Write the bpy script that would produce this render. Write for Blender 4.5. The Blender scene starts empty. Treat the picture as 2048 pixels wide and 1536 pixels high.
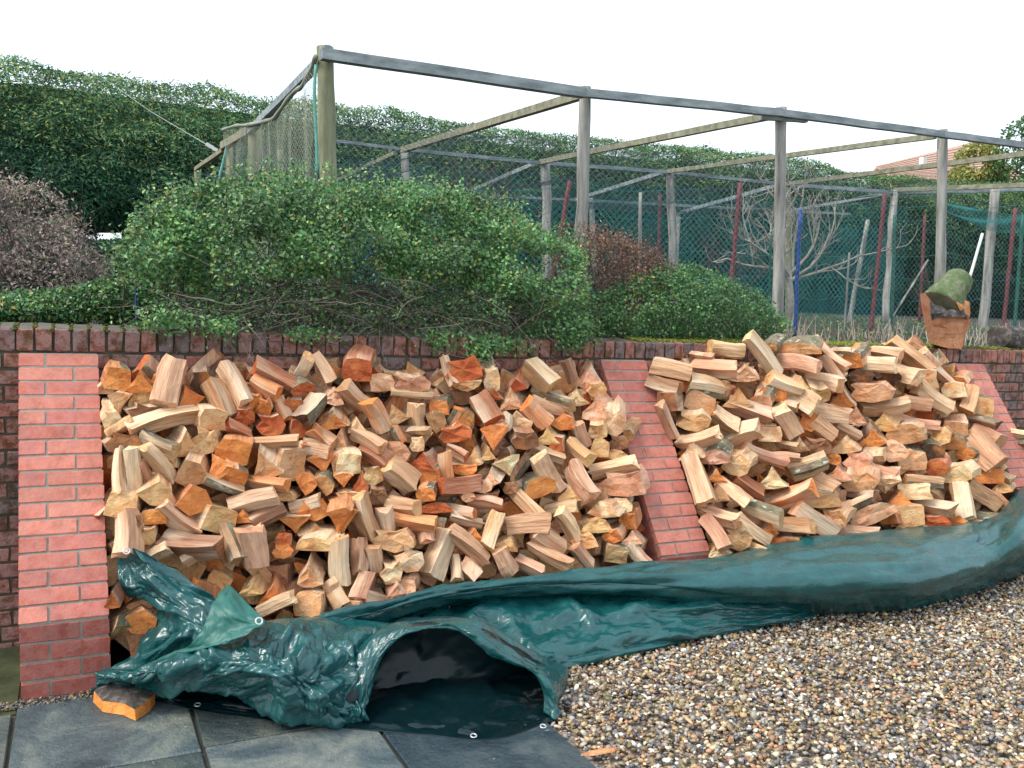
import bpy, bmesh, math, random
import numpy as np
from mathutils import Vector, Matrix, noise
S = bpy.context.scene
C = S.collection
random.seed(7); RNG = np.random.default_rng(7)

# ------------------------------------------------------------------ camera
F = 1780.0                      # focal length in photo pixels (photo 2048 wide)
YAW, PITCH, ROLL = .459, .09, .015
CAM = np.array([0., -4.662, 1.635])
FALL = .024                     # the wall, drive and copings fall gently to the right
_fw = np.array([math.sin(YAW)*math.cos(PITCH), math.cos(YAW)*math.cos(PITCH), -math.sin(PITCH)])
_r = np.cross(_fw, [0, 0, 1]); _r /= np.linalg.norm(_r); _u = np.cross(_r, _fw)
CR = math.cos(ROLL)*_r+math.sin(ROLL)*_u; CU = -math.sin(ROLL)*_r+math.cos(ROLL)*_u; CF = _fw
cd = bpy.data.cameras.new('camera'); cam = bpy.data.objects.new('camera', cd); C.objects.link(cam)
cd.sensor_width = 36; cd.lens = F/2048*36; cd.clip_start = .05; cd.clip_end = 500
m = Matrix.Identity(4)
for i in range(3):
    m[i][0] = CR[i]; m[i][1] = CU[i]; m[i][2] = -CF[i]; m[i][3] = CAM[i]
cam.matrix_world = m; S.camera = cam

# ------------------------------------------------------------------ light
SUN_EL, SUN_AZ = math.radians(52), math.radians(268)   # azimuth clockwise from +Y
w = bpy.data.worlds.new('World'); S.world = w; w.use_nodes = True
nt = w.node_tree; bg = nt.nodes['Background']
sky = nt.nodes.new('ShaderNodeTexSky'); sky.sky_type = 'NISHITA'; sky.sun_disc = False
sky.sun_elevation = SUN_EL; sky.sun_rotation = SUN_AZ
sky.air_density = 1.; sky.dust_density = 4.5; sky.ozone_density = 1.0
# high white overcast covering the whole sky, with a little of the clear sky coming through
mx = nt.nodes.new('ShaderNodeMix'); mx.data_type = 'RGBA'; mx.inputs[0].default_value = .72
mx.inputs[7].default_value = (5.1, 5.7, 6.1, 1)
nt.links.new(sky.outputs[0], mx.inputs[6]); nt.links.new(mx.outputs[2], bg.inputs[0]); bg.inputs[1].default_value = .15
sl = bpy.data.lights.new('sun', 'SUN'); sl.energy = 1.5; sl.angle = math.radians(22); sl.color = (1, .95, .87)
so = bpy.data.objects.new('sun', sl); C.objects.link(so)
dv = Vector((math.sin(SUN_AZ)*math.cos(SUN_EL), math.cos(SUN_AZ)*math.cos(SUN_EL), math.sin(SUN_EL)))
so.rotation_euler = dv.to_track_quat('Z', 'Y').to_euler()
S.view_settings.view_transform = 'Standard'; S.view_settings.look = 'None'
S.view_settings.exposure = 1.03; S.view_settings.gamma = 1; S.view_settings.use_curve_mapping = False
S.render.engine = 'CYCLES'

# ------------------------------------------------------------------ unprojection on real planes
def ray(u, v): return CF+CR*(u-1024)/F-CU*(v-768)/F
def onp(u, v, n, d0):
    n = np.array(n, float); d = ray(u, v); t = (d0-n@CAM)/(n@d); return CAM+d*t
def ony(u, v, y): return onp(u, v, (0, 1, 0), y)
def onx(u, v, x): return onp(u, v, (1, 0, 0), x)
def gnd(u, v, h=0): return onp(u, v, (FALL, 0, 1), h)
def heap(u, v, off=0): return onp(u, v, (-.6*FALL, 1, -.6), -.12-.6*1.38-off)
def proj(P):
    d = np.array(P)-CAM; z = d@CF
    return 1024+F*(d@CR)/z, 768-F*(d@CU)/z
GZ0, GSX, GSY = 1.385, -.015, .035
def garden(x, y): return GZ0+GSX*x+GSY*(y-.2)

# ------------------------------------------------------------------ objects
def tag(o, label=None, cat=None, group=None, kind=None):
    if label: o['label'] = label
    if cat: o['category'] = cat
    if group: o['group'] = group
    if kind: o['kind'] = kind
    return o
def empty(name, loc, label, cat, group=None):
    o = bpy.data.objects.new(name, None); C.objects.link(o); o.location = loc
    o.empty_display_size = .1
    return tag(o, label, cat, group)
def link(name, me, parent=None, loc=None):
    o = bpy.data.objects.new(name, me); C.objects.link(o)
    if parent:
        o.parent = parent
        # parts are given in world coordinates
        o.location = Vector(loc or (0, 0, 0))-parent.location
    elif loc is not None: o.location = loc
    return o
def mesh(name, V, Fc, mats, mi=None, smooth=False, col=None):
    me = bpy.data.meshes.new(name)
    if isinstance(Fc, np.ndarray):
        n = len(Fc); k = Fc.shape[1]
        me.vertices.add(len(V)); me.vertices.foreach_set('co', np.asarray(V, np.float32).ravel())
        me.loops.add(n*k); me.loops.foreach_set('vertex_index', Fc.astype(np.int32).ravel())
        me.polygons.add(n); me.polygons.foreach_set('loop_start', np.arange(0, n*k, k, dtype=np.int32))
        me.update(calc_edges=True)
    else:
        me.from_pydata([tuple(v) for v in V], [], Fc); me.update()
    for mt in (mats if isinstance(mats, list) else [mats]): me.materials.append(mt)
    if mi is not None: me.polygons.foreach_set('material_index', np.asarray(mi, np.int32))
    if smooth: me.polygons.foreach_set('use_smooth', np.ones(len(me.polygons), bool))
    if col is not None:
        a = me.color_attributes.new('Col', 'FLOAT_COLOR', 'POINT')
        c4 = np.ones((len(V), 4), np.float32); c4[:, :3] = col; a.data.foreach_set('color', c4.ravel())
    return me
class MB:
    """collects pieces of ONE part"""
    def __init__(s): s.V = []; s.F = []; s.M = []
    def add(s, V, F, m=0):
        b = len(s.V); s.V += [tuple(v) for v in V]; s.F += [tuple(b+i for i in f) for f in F]; s.M += [m]*len(F)
    def tube(s, pts, rad, n=6, m=0, caps=True):
        pts = [Vector(p) for p in pts]; V = []; N = len(pts)
        rads = rad if hasattr(rad, '__len__') else [rad]*N
        t0 = (pts[-1]-pts[0]).normalized(); a = Vector((0, 0, 1)) if abs(t0.z) < .8 else Vector((1, 0, 0))
        for i, p in enumerate(pts):
            t = (pts[min(i+1, N-1)]-pts[max(i-1, 0)]).normalized()
            x = t.cross(a).normalized(); y = t.cross(x)
            for k in range(n):
                an = 2*math.pi*k/n; V.append(p+(x*math.cos(an)+y*math.sin(an))*rads[i])
        Fc = [(i*n+k, i*n+(k+1) % n, (i+1)*n+(k+1) % n, (i+1)*n+k) for i in range(N-1) for k in range(n)]
        if caps: Fc += [tuple(range(n-1, -1, -1)), tuple((N-1)*n+k for k in range(n))]
        s.add(V, Fc, m)
    def beam(s, a, b, wd, ht, m=0, up=(0, 0, 1)):
        a = Vector(a); b = Vector(b); t = (b-a).normalized(); x = t.cross(Vector(up)).normalized(); y = x.cross(t)
        N = 6; V = []
        for i in range(N+1):
            p = a.lerp(b, i/N)+y*random.uniform(-.0025, .0025)
            for sx, sy in ((-1, -1), (1, -1), (1, 1), (-1, 1)): V.append(p+x*sx*wd/2+y*sy*ht/2)
        Fc = [(i*4+k, i*4+(k+1) % 4, (i+1)*4+(k+1) % 4, (i+1)*4+k) for i in range(N) for k in range(4)]
        Fc += [(3, 2, 1, 0), (N*4, N*4+1, N*4+2, N*4+3)]
        s.add(V, Fc, m)
    def obj(s, name, mats, parent=None, smooth=False, origin=None):
        o0 = Vector(origin) if origin is not None else (Vector(parent.location) if parent else Vector((0, 0, 0)))
        me = mesh(name, [Vector(v)-o0 for v in s.V], s.F, mats, s.M, smooth)
        bm = bmesh.new(); bm.from_mesh(me); bmesh.ops.recalc_face_normals(bm, faces=bm.faces); bm.to_mesh(me); bm.free()
        return link(name, me, parent, tuple(o0))

# ------------------------------------------------------------------ materials
def mat(name):
    mt = bpy.data.materials.new(name); mt.use_nodes = True; return mt, mt.node_tree, mt.node_tree.nodes['Principled BSDF']
def node(nt, t, **k):
    n = nt.nodes.new('ShaderNode'+t)
    for a, b in k.items():
        if a in ('inp',):
            for i, v in b.items(): n.inputs[i].default_value = v
        else: setattr(n, a, b)
    return n
def coords(nt, scale=(1, 1, 1), rand=True, out='Object'):
    tc = node(nt, 'TexCoord'); mp = node(nt, 'Mapping'); mp.inputs['Scale'].default_value = scale
    nt.links.new(tc.outputs[out], mp.inputs[0])
    if rand:
        oi = node(nt, 'ObjectInfo'); mu = node(nt, 'Math', operation='MULTIPLY', inp={1: 37.})
        nt.links.new(oi.outputs['Random'], mu.inputs[0]); nt.links.new(mu.outputs[0], mp.inputs['Location'])
    return mp.outputs[0]
def noi(nt, vec, scale, detail=4, rough=.6, dist=0):
    n = node(nt, 'TexNoise', inp={'Scale': scale, 'Detail': detail, 'Roughness': rough, 'Distortion': dist})
    nt.links.new(vec, n.inputs['Vector']); return n.outputs[0]
def ramp(nt, fac, stops):
    r = node(nt, 'ValToRGB'); e = r.color_ramp.elements
    while len(e) < len(stops): e.new(.5)
    for i, (p, c) in enumerate(stops):
        e[i].position = p; e[i].color = (*c, 1) if len(c) == 3 else c
    nt.links.new(fac, r.inputs[0]); return r.outputs[0]
def mix(nt, fac, a, b, mode='MIX'):
    n = node(nt, 'Mix', data_type='RGBA', blend_type=mode)
    for s, v in ((n.inputs[0], fac), (n.inputs[6], a), (n.inputs[7], b)):
        if hasattr(v, 'links') or isinstance(v, bpy.types.NodeSocket): nt.links.new(v, s)
        elif isinstance(v, (int, float)): s.default_value = v
        else: s.default_value = (*v, 1)
    return n.outputs[2]
def bump(nt, b, h, dist, strength=1):
    n = node(nt, 'Bump', inp={'Strength': strength, 'Distance': dist}); nt.links.new(h, n.inputs['Height'])
    nt.links.new(n.outputs[0], b.inputs['Normal']); return n
def simple(name, c1, c2, scale=8, rough=.85, bd=.004, stretch=(1, 1, 1), spec=.3, detail=5):
    mt, nt, b = mat(name); v = coords(nt, stretch); n = noi(nt, v, scale, detail)
    nt.links.new(ramp(nt, n, [(.3, c1), (.7, c2)]), b.inputs['Base Color']); b.inputs['Roughness'].default_value = rough
    b.inputs['Specular IOR Level'].default_value = spec
    if bd: bump(nt, b, n, bd)
    return mt
def leafmat(name, rough=.5, transl=.25, spec=.4):
    mt, nt, b = mat(name); a = node(nt, 'Attribute', attribute_name='Col')
    nt.links.new(a.outputs[0], b.inputs['Base Color']); b.inputs['Roughness'].default_value = rough
    b.inputs['Specular IOR Level'].default_value = spec
    if transl:
        t = node(nt, 'BsdfTranslucent'); ms = node(nt, 'MixShader', inp={0: transl})
        nt.links.new(a.outputs[0], t.inputs[0]); nt.links.new(b.outputs[0], ms.inputs[1]); nt.links.new(t.outputs[0], ms.inputs[2])
        nt.links.new(ms.outputs[0], nt.nodes['Material Output'].inputs[0])
    return mt
M = {}
# bricks: tint comes from the object's own colour
def brickmat(name, bd, dirt, moss=0):
    mt, nt, b = mat(name); v = coords(nt); oi = node(nt, 'ObjectInfo')
    n1 = noi(nt, v, 14, 6, .65); n2 = noi(nt, v, 90, 3)
    c = mix(nt, 1., oi.outputs['Color'], ramp(nt, n1, [(.25, (.72, .7, .72)), (.75, (1.2, 1.15, 1.1))]), 'MULTIPLY')
    c = mix(nt, dirt, c, ramp(nt, noi(nt, v, 22, 5, .7), [(.45, (.5, .5, .5)), (.62, (.10, .06, .05))]), 'MIX') if dirt else c
    if moss:
        c = mix(nt, ramp(nt, noi(nt, v, 11, 6, .75), [(.50, (0, 0, 0)), (.62, (moss,)*3)]), c, (.045, .05, .018))
    nt.links.new(c, b.inputs['Base Color']); b.inputs['Roughness'].default_value = .85
    b.inputs['Specular IOR Level'].default_value = .3
    bump(nt, b, n2, bd); return mt
M['brick_new'] = brickmat('brick_new', .0025, .10, .0)
M['brick_old'] = brickmat('brick_old', .004, .22, .55)
M['mortar_new'] = simple('mortar_new', (.20, .185, .16), (.30, .27, .23), 30, .95, .002)
M['mortar_old'] = simple('mortar_old', (.05, .05, .035), (.11, .10, .075), 12, .95, .004)
M['coping_top'] = simple('coping_top', (.14, .12, .115), (.06, .07, .035), 10, .9, .004)
# logs
def endmat():
    mt, nt, b = mat('log_end'); v = coords(nt, (1, 1, 1)); oi = node(nt, 'ObjectInfo')
    n1 = noi(nt, v, 11, 4, .6, .6); n2 = noi(nt, v, 45, 4, .7)
    tc = node(nt, 'TexCoord'); mp = node(nt, 'Mapping', inp={'Location': (.03, .05, 0)}); nt.links.new(tc.outputs['Object'], mp.inputs[0])
    wv = node(nt, 'TexWave', wave_type='RINGS', rings_direction='Z', inp={'Scale': 19, 'Distortion': 6, 'Detail': 2, 'Detail Scale': 2})
    nt.links.new(mp.outputs[0], wv.inputs[0])
    c = mix(nt, 1., oi.outputs['Color'], ramp(nt, n1, [(.28, (.62, .40, .28)), (.46, (1, .84, .70)), (.66, (1.15, 1.15, 1.1))]), 'MULTIPLY')
    c = mix(nt, .11, c, ramp(nt, wv.outputs[1], [(.2, (.45, .32, .22)), (.8, (1.1, 1.05, 1))]), 'MULTIPLY')
    c = mix(nt, ramp(nt, n2, [(.56, (0, 0, 0)), (.74, (.6,)*3)]), c, (.15, .07, .035))
    n4 = noi(nt, coords(nt, (1.3, 1.3, 1.3)), 6.5, 3, .5, .4)
    c = mix(nt, ramp(nt, n4, [(.52, (0, 0, 0)), (.68, (.5,)*3)]), c, (.58, .21, .06))
    nt.links.new(c, b.inputs['Base Color']); b.inputs['Roughness'].default_value = .75
    b.inputs['Specular IOR Level'].default_value = .25
    bump(nt, b, n2, .010); return mt
def splitmat():
    mt, nt, b = mat('log_split'); v = coords(nt, (1, 1, .09)); oi = node(nt, 'ObjectInfo')
    n1 = noi(nt, v, 60, 5, .65, .3); n2 = noi(nt, v, 16, 3, .6, .5); v3 = coords(nt, (1, 1, .5)); n3 = noi(nt, v3, 9, 4, .6)
    pk = mix(nt, .32, oi.outputs['Color'], (.68, .44, .32))
    c = mix(nt, 1., pk, ramp(nt, n1, [(.3, (.82, .72, .66)), (.5, (1, .97, .93)), (.68, (1.1, 1.09, 1.06))]), 'MULTIPLY')
    c = mix(nt, .9, c, ramp(nt, n2, [(.35, (.66, .52, .45)), (.6, (1.1, 1.06, 1.0))]), 'MULTIPLY')
    c = mix(nt, ramp(nt, n3, [(.57, (0, 0, 0)), (.72, (.55,)*3)]), c, (.24, .115, .065))
    n5 = noi(nt, coords(nt, (1, 1, .3)), 5.5, 3, .5)
    c = mix(nt, ramp(nt, n5, [(.50, (0, 0, 0)), (.64, (.65,)*3)]), c, (.74, .62, .45))
    n6 = noi(nt, coords(nt, (1, 1, .05)), 130, 2, .5)
    c = mix(nt, .35, c, ramp(nt, n6, [(.36, (.55, .45, .4)), (.48, (1, 1, 1))]), 'MULTIPLY')
    nt.links.new(c, b.inputs['Base Color']); b.inputs['Roughness'].default_value = .7
    b.inputs['Specular IOR Level'].default_value = .25
    ad = node(nt, 'Math', operation='ADD'); nt.links.new(n1, ad.inputs[0]); nt.links.new(n2, ad.inputs[1])
    bump(nt, b, ad.outputs[0], .012); return mt
def barkmat():
    mt, nt, b = mat('log_bark'); v = coords(nt, (1, 1, .5)); n1 = noi(nt, v, 22, 6, .7); n2 = noi(nt, v, 7, 3)
    c = ramp(nt, n1, [(.3, (.06, .04, .025)), (.45, (.15, .105, .065)), (.58, (.20, .18, .11)), (.75, (.36, .33, .25))])
    c = mix(nt, ramp(nt, n2, [(.45, (0,)*3), (.65, (.4,)*3)]), c, (.09, .12, .06))
    c = mix(nt, ramp(nt, noi(nt, v, 38, 2, .5), [(.62, (0,)*3), (.66, (.8,)*3)]), c, (.42, .42, .34))
    nt.links.new(c, b.inputs['Base Color']); b.inputs['Roughness'].default_value = .85
    bump(nt, b, n1, .008); return mt
M['log_end'] = endmat(); M['log_split'] = splitmat(); M['log_bark'] = barkmat()
LOGM = [M['log_end'], M['log_split'], M['log_bark']]
def barkv(name, c1, c2, c3):
    mt, nt, b = mat(name); v = coords(nt); n1 = noi(nt, v, 16, 6, .75)
    nt.links.new(ramp(nt, n1, [(.3, c1), (.5, c2), (.7, c3)]), b.inputs['Base Color']); b.inputs['Roughness'].default_value = .95
    bump(nt, b, n1, .02); return mt
M['moss_log'] = barkv('moss_log', (.10, .10, .06), (.19, .19, .12), (.27, .25, .18))
M['dark_bark'] = barkv('dark_bark', (.02, .018, .015), (.06, .05, .045), (.25, .22, .2))
M['post'] = simple('post_wood', (.085, .085, .08), (.44, .435, .40), 14, .9, .006, (1, 1, .12))
M['post_green'] = simple('post_green', (.11, .12, .07), (.30, .31, .20), 12, .9, .004, (1, 1, .2))
M['rail'] = simple('rail_wood', (.11, .14, .15), (.33, .37, .38), 14, .9, .004, (.3, 1, 1))
M['rail_green'] = simple('rail_green', (.12, .12, .08), (.30, .29, .21), 14, .9, .004, (.3, 1, 1))
M['rust'] = simple('rust_paint', (.09, .025, .03), (.16, .05, .055), 20, .7, .001)
M['blue'] = simple('blue_paint', (.01, .035, .15), (.02, .07, .25), 12, .5, 0)
M['greenp'] = simple('green_plastic', (.01, .06, .045), (.015, .11, .08), 12, .5, 0)
M['hose'] = simple('hose', (.06, .22, .18), (.14, .36, .30), 12, .5, 0)
M['white'] = simple('white_cane', (.55, .55, .52), (.75, .75, .7), 12, .6, 0)
M['twig'] = simple('twig', (.045, .032, .028), (.12, .09, .075), 25, .9, 0)
M['twig_pale'] = simple('twig_pale', (.22, .18, .15), (.40, .34, .29), 25, .9, 0)
M['branch'] = simple('grey_branch', (.20, .19, .16), (.40, .38, .33), 12, .9, 0)
M['net'] = simple('net_grey', (.13, .19, .21), (.24, .32, .36), 5, .6, 0)
M['net_teal'] = simple('net_teal', (.01, .12, .12), (.02, .20, .19), 5, .6, 0)
M['net_curtain'] = simple('net_curtain', (.16, .19, .15), (.27, .29, .23), 5, .8, 0)
M['wire'] = simple('wire', (.30, .33, .33), (.45, .48, .48), 5, .5, 0)
M['leaf'] = leafmat('leaf', .38, .22, .5)
M['conifer'] = leafmat('conifer', .7, .15, .2)
M['dryleaf'] = leafmat('dryleaf', .85, .2, .2)
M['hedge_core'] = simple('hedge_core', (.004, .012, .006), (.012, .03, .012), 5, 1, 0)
M['soil'] = simple('soil', (.02, .02, .016), (.06, .055, .04), 6, 1, .03)
M['metal'] = simple('eyelet_metal', (.6, .6, .6), (.75, .75, .75), 5, .3, 0); M['metal'].node_tree.nodes['Principled BSDF'].inputs['Metallic'].default_value = .8
def stonem():
    mt, nt, b = mat('gravel_stone'); a = node(nt, 'Attribute', attribute_name='Col'); v = coords(nt, rand=False); n = noi(nt, v, 160, 3)
    nt.links.new(mix(nt, 1., a.outputs[0], ramp(nt, n, [(.3, (.75,)*3), (.7, (1.15,)*3)]), 'MULTIPLY'), b.inputs['Base Color'])
    b.inputs['Roughness'].default_value = .42; b.inputs['Specular IOR Level'].default_value = .5; return mt
M['stone'] = stonem()
def drivem():
    mt, nt, b = mat('drive_gravel'); v = coords(nt, rand=False)
    vo = node(nt, 'TexVoronoi', inp={'Scale': 45}); nt.links.new(v, vo.inputs[0])
    c = ramp(nt, vo.outputs['Color'], [(.1, (.05, .045, .05)), (.4, (.16, .12, .09)), (.7, (.26, .23, .2)), (.95, (.42, .38, .34))])
    nt.links.new(c, b.inputs['Base Color']); b.inputs['Roughness'].default_value = .8
    bump(nt, b, vo.outputs['Distance'], .01); return mt
M['drive'] = drivem()
def slabm():
    mt, nt, b = mat('flagstone'); v = coords(nt); n1 = noi(nt, v, 3.2, 8, .68, .7); n2 = noi(nt, v, 40, 4, .7); oi = node(nt, 'ObjectInfo')
    c = ramp(nt, n1, [(.30, (.022, .036, .045)), (.48, (.055, .077, .083)), (.62, (.12, .135, .12)), (.78, (.19, .19, .15))])
    c = mix(nt, 1., c, oi.outputs['Color'], 'MULTIPLY')
    c = mix(nt, ramp(nt, noi(nt, v, 26, 2, .5), [(.74, (0,)*3), (.78, (.7,)*3)]), c, (.35, .36, .34))
    nt.links.new(c, b.inputs['Base Color']); b.inputs['Roughness'].default_value = .5
    nt.links.new(ramp(nt, n1, [(.3, (.3,)*3), (.7, (.65,)*3)]), b.inputs['Roughness'])
    ad = node(nt, 'Math', operation='ADD'); nt.links.new(n2, ad.inputs[0]); nt.links.new(noi(nt, v, 9, 6, .7), ad.inputs[1]); bump(nt, b, ad.outputs[0], .010); return mt
M['slab'] = slabm()
def tarpm():
    mt, nt, b = mat('tarp'); v = coords(nt, rand=False); n1 = noi(nt, v, 9, 5, .6, .5); n2 = noi(nt, v, 420, 1, .5)
    va = coords(nt, (2.2, 7, 7), False); n3 = noi(nt, va, 2.2, 3, .5, 1.6)
    c = ramp(nt, n1, [(.3, (.004, .050, .052)), (.7, (.009, .085, .088))])
    nt.links.new(c, b.inputs['Base Color']); b.inputs['Specular IOR Level'].default_value = .6
    nt.links.new(ramp(nt, n1, [(.3, (.18,)*3), (.7, (.33,)*3)]), b.inputs['Roughness'])
    b1 = node(nt, 'Bump', inp={'Strength': .18, 'Distance': .012}); nt.links.new(n1, b1.inputs['Height'])
    b2 = node(nt, 'Bump', inp={'Strength': .15, 'Distance': .008}); nt.links.new(ramp(nt, n3, [(.38, (0,)*3), (.48, (1,)*3), (.52, (.9,)*3), (.62, (.1,)*3)]), b2.inputs['Height'])
    nt.links.new(b1.outputs[0], b2.inputs['Normal'])
    b3 = node(nt, 'Bump', inp={'Strength': .25, 'Distance': .001}); nt.links.new(n2, b3.inputs['Height']); nt.links.new(b2.outputs[0], b3.inputs['Normal'])
    nt.links.new(b3.outputs[0], b.inputs['Normal']); return mt
M['tarp'] = tarpm()
M['shade_dark'] = simple('tarp_shade_dark', (.0015, .010, .012), (.003, .014, .017), 9, .22, .004, (1, 1, 1), .25)  # near-black: floor strip's own tone, with the tunnel's shade put into the colour
M['hem'] = simple('tarp_hem', (.02, .10, .085), (.03, .13, .11), 30, .45, 0)
def tilem():
    mt, nt, b = mat('roof_tile'); oi = node(nt, 'ObjectInfo'); n = noi(nt, coords(nt), 8, 4)
    nt.links.new(mix(nt, 1., (.42, .29, .24), ramp(nt, n, [(.3, (.7,)*3), (.7, (1.3, 1.2, 1.1))]), 'MULTIPLY'), b.inputs['Base Color']); b.inputs['Roughness'].default_value = .9
    return mt
M['tile'] = tilem()
M['house_wall'] = simple('house_wall', (.28, .15, .10), (.40, .24, .17), 20, .9, .002)

# ================================================================== GROUND
def sheet(name, pts, mt, kind='structure'):
    me = mesh(name, pts, [tuple(range(len(pts)))], mt); o = link(name, me); o['kind'] = kind; return o
sheet('driveway', [(-60, -60, 60*FALL-.02), (90, -60, -90*FALL-.02), (90, .05, -90*FALL-.02), (-60, .05, 60*FALL-.02)], M['drive'])
gp = []; nx, ny = 50, 40
xs = np.linspace(-45, 110, nx); ys = np.concatenate([np.linspace(.18, 14, 25), np.linspace(16, 150, 15)])
V = [(x, y, garden(x, min(y, 20))+(.0 if y < .3 else .03*noise.noise(Vector((x*1.7, y*1.7, 0))))) for y in ys for x in xs]
Fc = [(j*nx+i, j*nx+i+1, (j+1)*nx+i+1, (j+1)*nx+i) for j in range(ny-1) for i in range(nx-1)]
o = link('garden_soil', mesh('garden_soil', V, Fc, M['soil'], smooth=True)); o['kind'] = 'structure'

# patio of flagstones (pieces lie 4 mm apart, joints recessed into a bed)
patio = tag(bpy.data.objects.new('patio', None), kind='structure'); C.objects.link(patio)
bed = MB(); z = lambda x, h=0: -FALL*x+h
def boxv(x0, x1, y0, y1, h0, h1):
    V = [(x, y, z(x, h)) for h in (h0, h1) for x, y in ((x0, y0), (x1, y0), (x1, y1), (x0, y1))]
    return V, [(3, 2, 1, 0), (4, 5, 6, 7), (0, 1, 5, 4), (1, 2, 6, 5), (2, 3, 7, 6), (3, 0, 4, 7)]
bed.add(*boxv(-3.3, 1.66, -2.9, -.05, -.06, -.012)); bed.obj('joint_bed', M['soil'], patio)
xj = [-3.2, -2.42, -1.65, -.95, -.245, .39, 1.03, 1.675]
for i in range(7):
    x0, x1 = xj[i]+.006, xj[i+1]-.006
    yl = [-.80 if x1 < -.2 else -.72, -1.375, -2.0, -2.65] if i % 2 == 0 or i < 5 else [-.72, -1.35, -2.0, -2.65]
    if i == 6: yl = [-.72, -1.44, -2.05, -2.65]
    for j in range(3):
        y1, y0 = yl[j]-.006, yl[j+1]+.006
        cx, cy = (x0+x1)/2, (y0+y1)/2; hx, hy = (x1-x0)/2, (y1-y0)/2; b = .006
        V = []; rr = lambda: random.uniform(-.003, .003)
        for h, q in ((-.05, 0), (-.004, 0), (.002, b)):
            V += [(sx*(hx-q)+rr(), sy*(hy-q)+rr(), h-FALL*sx*hx) for sx, sy in ((-1, -1), (1, -1), (1, 1), (-1, 1))]
        Fq = [(8, 9, 10, 11)]+[(l*4+k, l*4+(k+1) % 4, l*4+4+(k+1) % 4, l*4+4+k) for l in (0, 1) for k in range(4)]
        me = mesh('flagstone', V, Fq, M['slab'])
        o = link('flagstone', me, patio, (cx, cy, z(cx, random.uniform(0, .003))))
        tn = random.uniform(.75, 1.25); o.color = (tn, tn, tn*random.uniform(.9, 1.05), 1)
        if i == 6 : o.color = (.45, .55, .65, 1)
# mossy strip left of the first buttress
m0 = MB(); m0.add(*boxv(-3.2, -.24, -.79, -.02, -.05, -.006)); o = m0.obj('moss_strip', simple('moss_ground', (.02, .03, .012), (.06, .07, .03), 9, .95, .01), patio)

# gravel stones
def ico(sub=1):
    bm = bmesh.new(); bmesh.ops.create_icosphere(bm, subdivisions=sub, radius=1); V = np.array([v.co[:] for v in bm.verts]); Fq = np.array([[v.index for v in f.verts] for f in bm.faces]); bm.free(); return V, Fq
IV, IF = ico(1)
def stones(name, P, size, colf, mt, flat=.62):
    n = len(P); nv = len(IV)
    sc = size[:, None]*RNG.uniform(.6, 1.25, (n, 3)); sc[:, 2] *= flat
    ang = RNG.uniform(0, 6.283, n); c, s = np.cos(ang), np.sin(ang)
    V = IV[None]*sc[:, None]*RNG.uniform(.78, 1.15, (n, nv, 1))
    t = RNG.normal(0, .3, (n, 2)); V[:, :, 2] += V[:, :, 0]*t[:, :1]+V[:, :, 1]*t[:, 1:]
    X = V[:, :, 0]*c[:, None]-V[:, :, 1]*s[:, None]; Y = V[:, :, 0]*s[:, None]+V[:, :, 1]*c[:, None]
    V[:, :, 0] = X; V[:, :, 1] = Y; V += P[:, None]
    Fq = IF[None]+(np.arange(n)*nv)[:, None, None]
    col = np.repeat(colf, nv, 0)
    o = link(name, mesh(name, V.reshape(-1, 3), Fq.reshape(-1, 3), mt, col=col, smooth=True)); o['kind'] = 'stuff'; return o
pal = np.array([(.38, .27, .14), (.24, .16, .09), (.46, .37, .23), (.10, .10, .11), (.17, .18, .20), (.64, .62, .56), (.30, .29, .24), (.40, .22, .13), (.07, .06, .07), (.52, .45, .33), (.26, .18, .10), (.33, .31, .31), (.20, .17, .08)])
n = 56000; X = RNG.uniform(0, 1, n); Yv = -.55-RNG.uniform(0, 1, n)**1.0*2.5
x_lo = np.where(Yv < -.72, 1.69, 1.2); XX = x_lo+X*6.6
keep = (XX < 3.4+(Yv+3.2)*2.4); XX, Yv = XX[keep], Yv[keep]
sz = RNG.uniform(.0065, .0165, len(XX))
P = np.stack([XX, Yv, -FALL*XX+RNG.uniform(-.012, .008, len(XX))], 1)
g = stones('gravel', P, sz, np.clip(pal[RNG.integers(0, len(pal), len(P))]*RNG.uniform(.6, 1.4, (len(P), 1))*np.array([.98, .93, .87]), 0, .75), M['stone'])
tag(g, 'loose multi-coloured pea gravel covering the drive at lower right', 'gravel')
# grit round the foot of the first buttress
n = 500; XX = RNG.uniform(-.35, .25, n); Yv = RNG.uniform(-.76, -.69, n)
g = stones('grit', np.stack([XX, Yv, -FALL*XX+.003+RNG.uniform(-.004, .004, n)], 1), RNG.uniform(.003, .009, n), pal[RNG.integers(0, 5, n)]*.6, M['stone'])
tag(g, 'dark grit and crumbs along the foot of the left buttress', 'grit')
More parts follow.
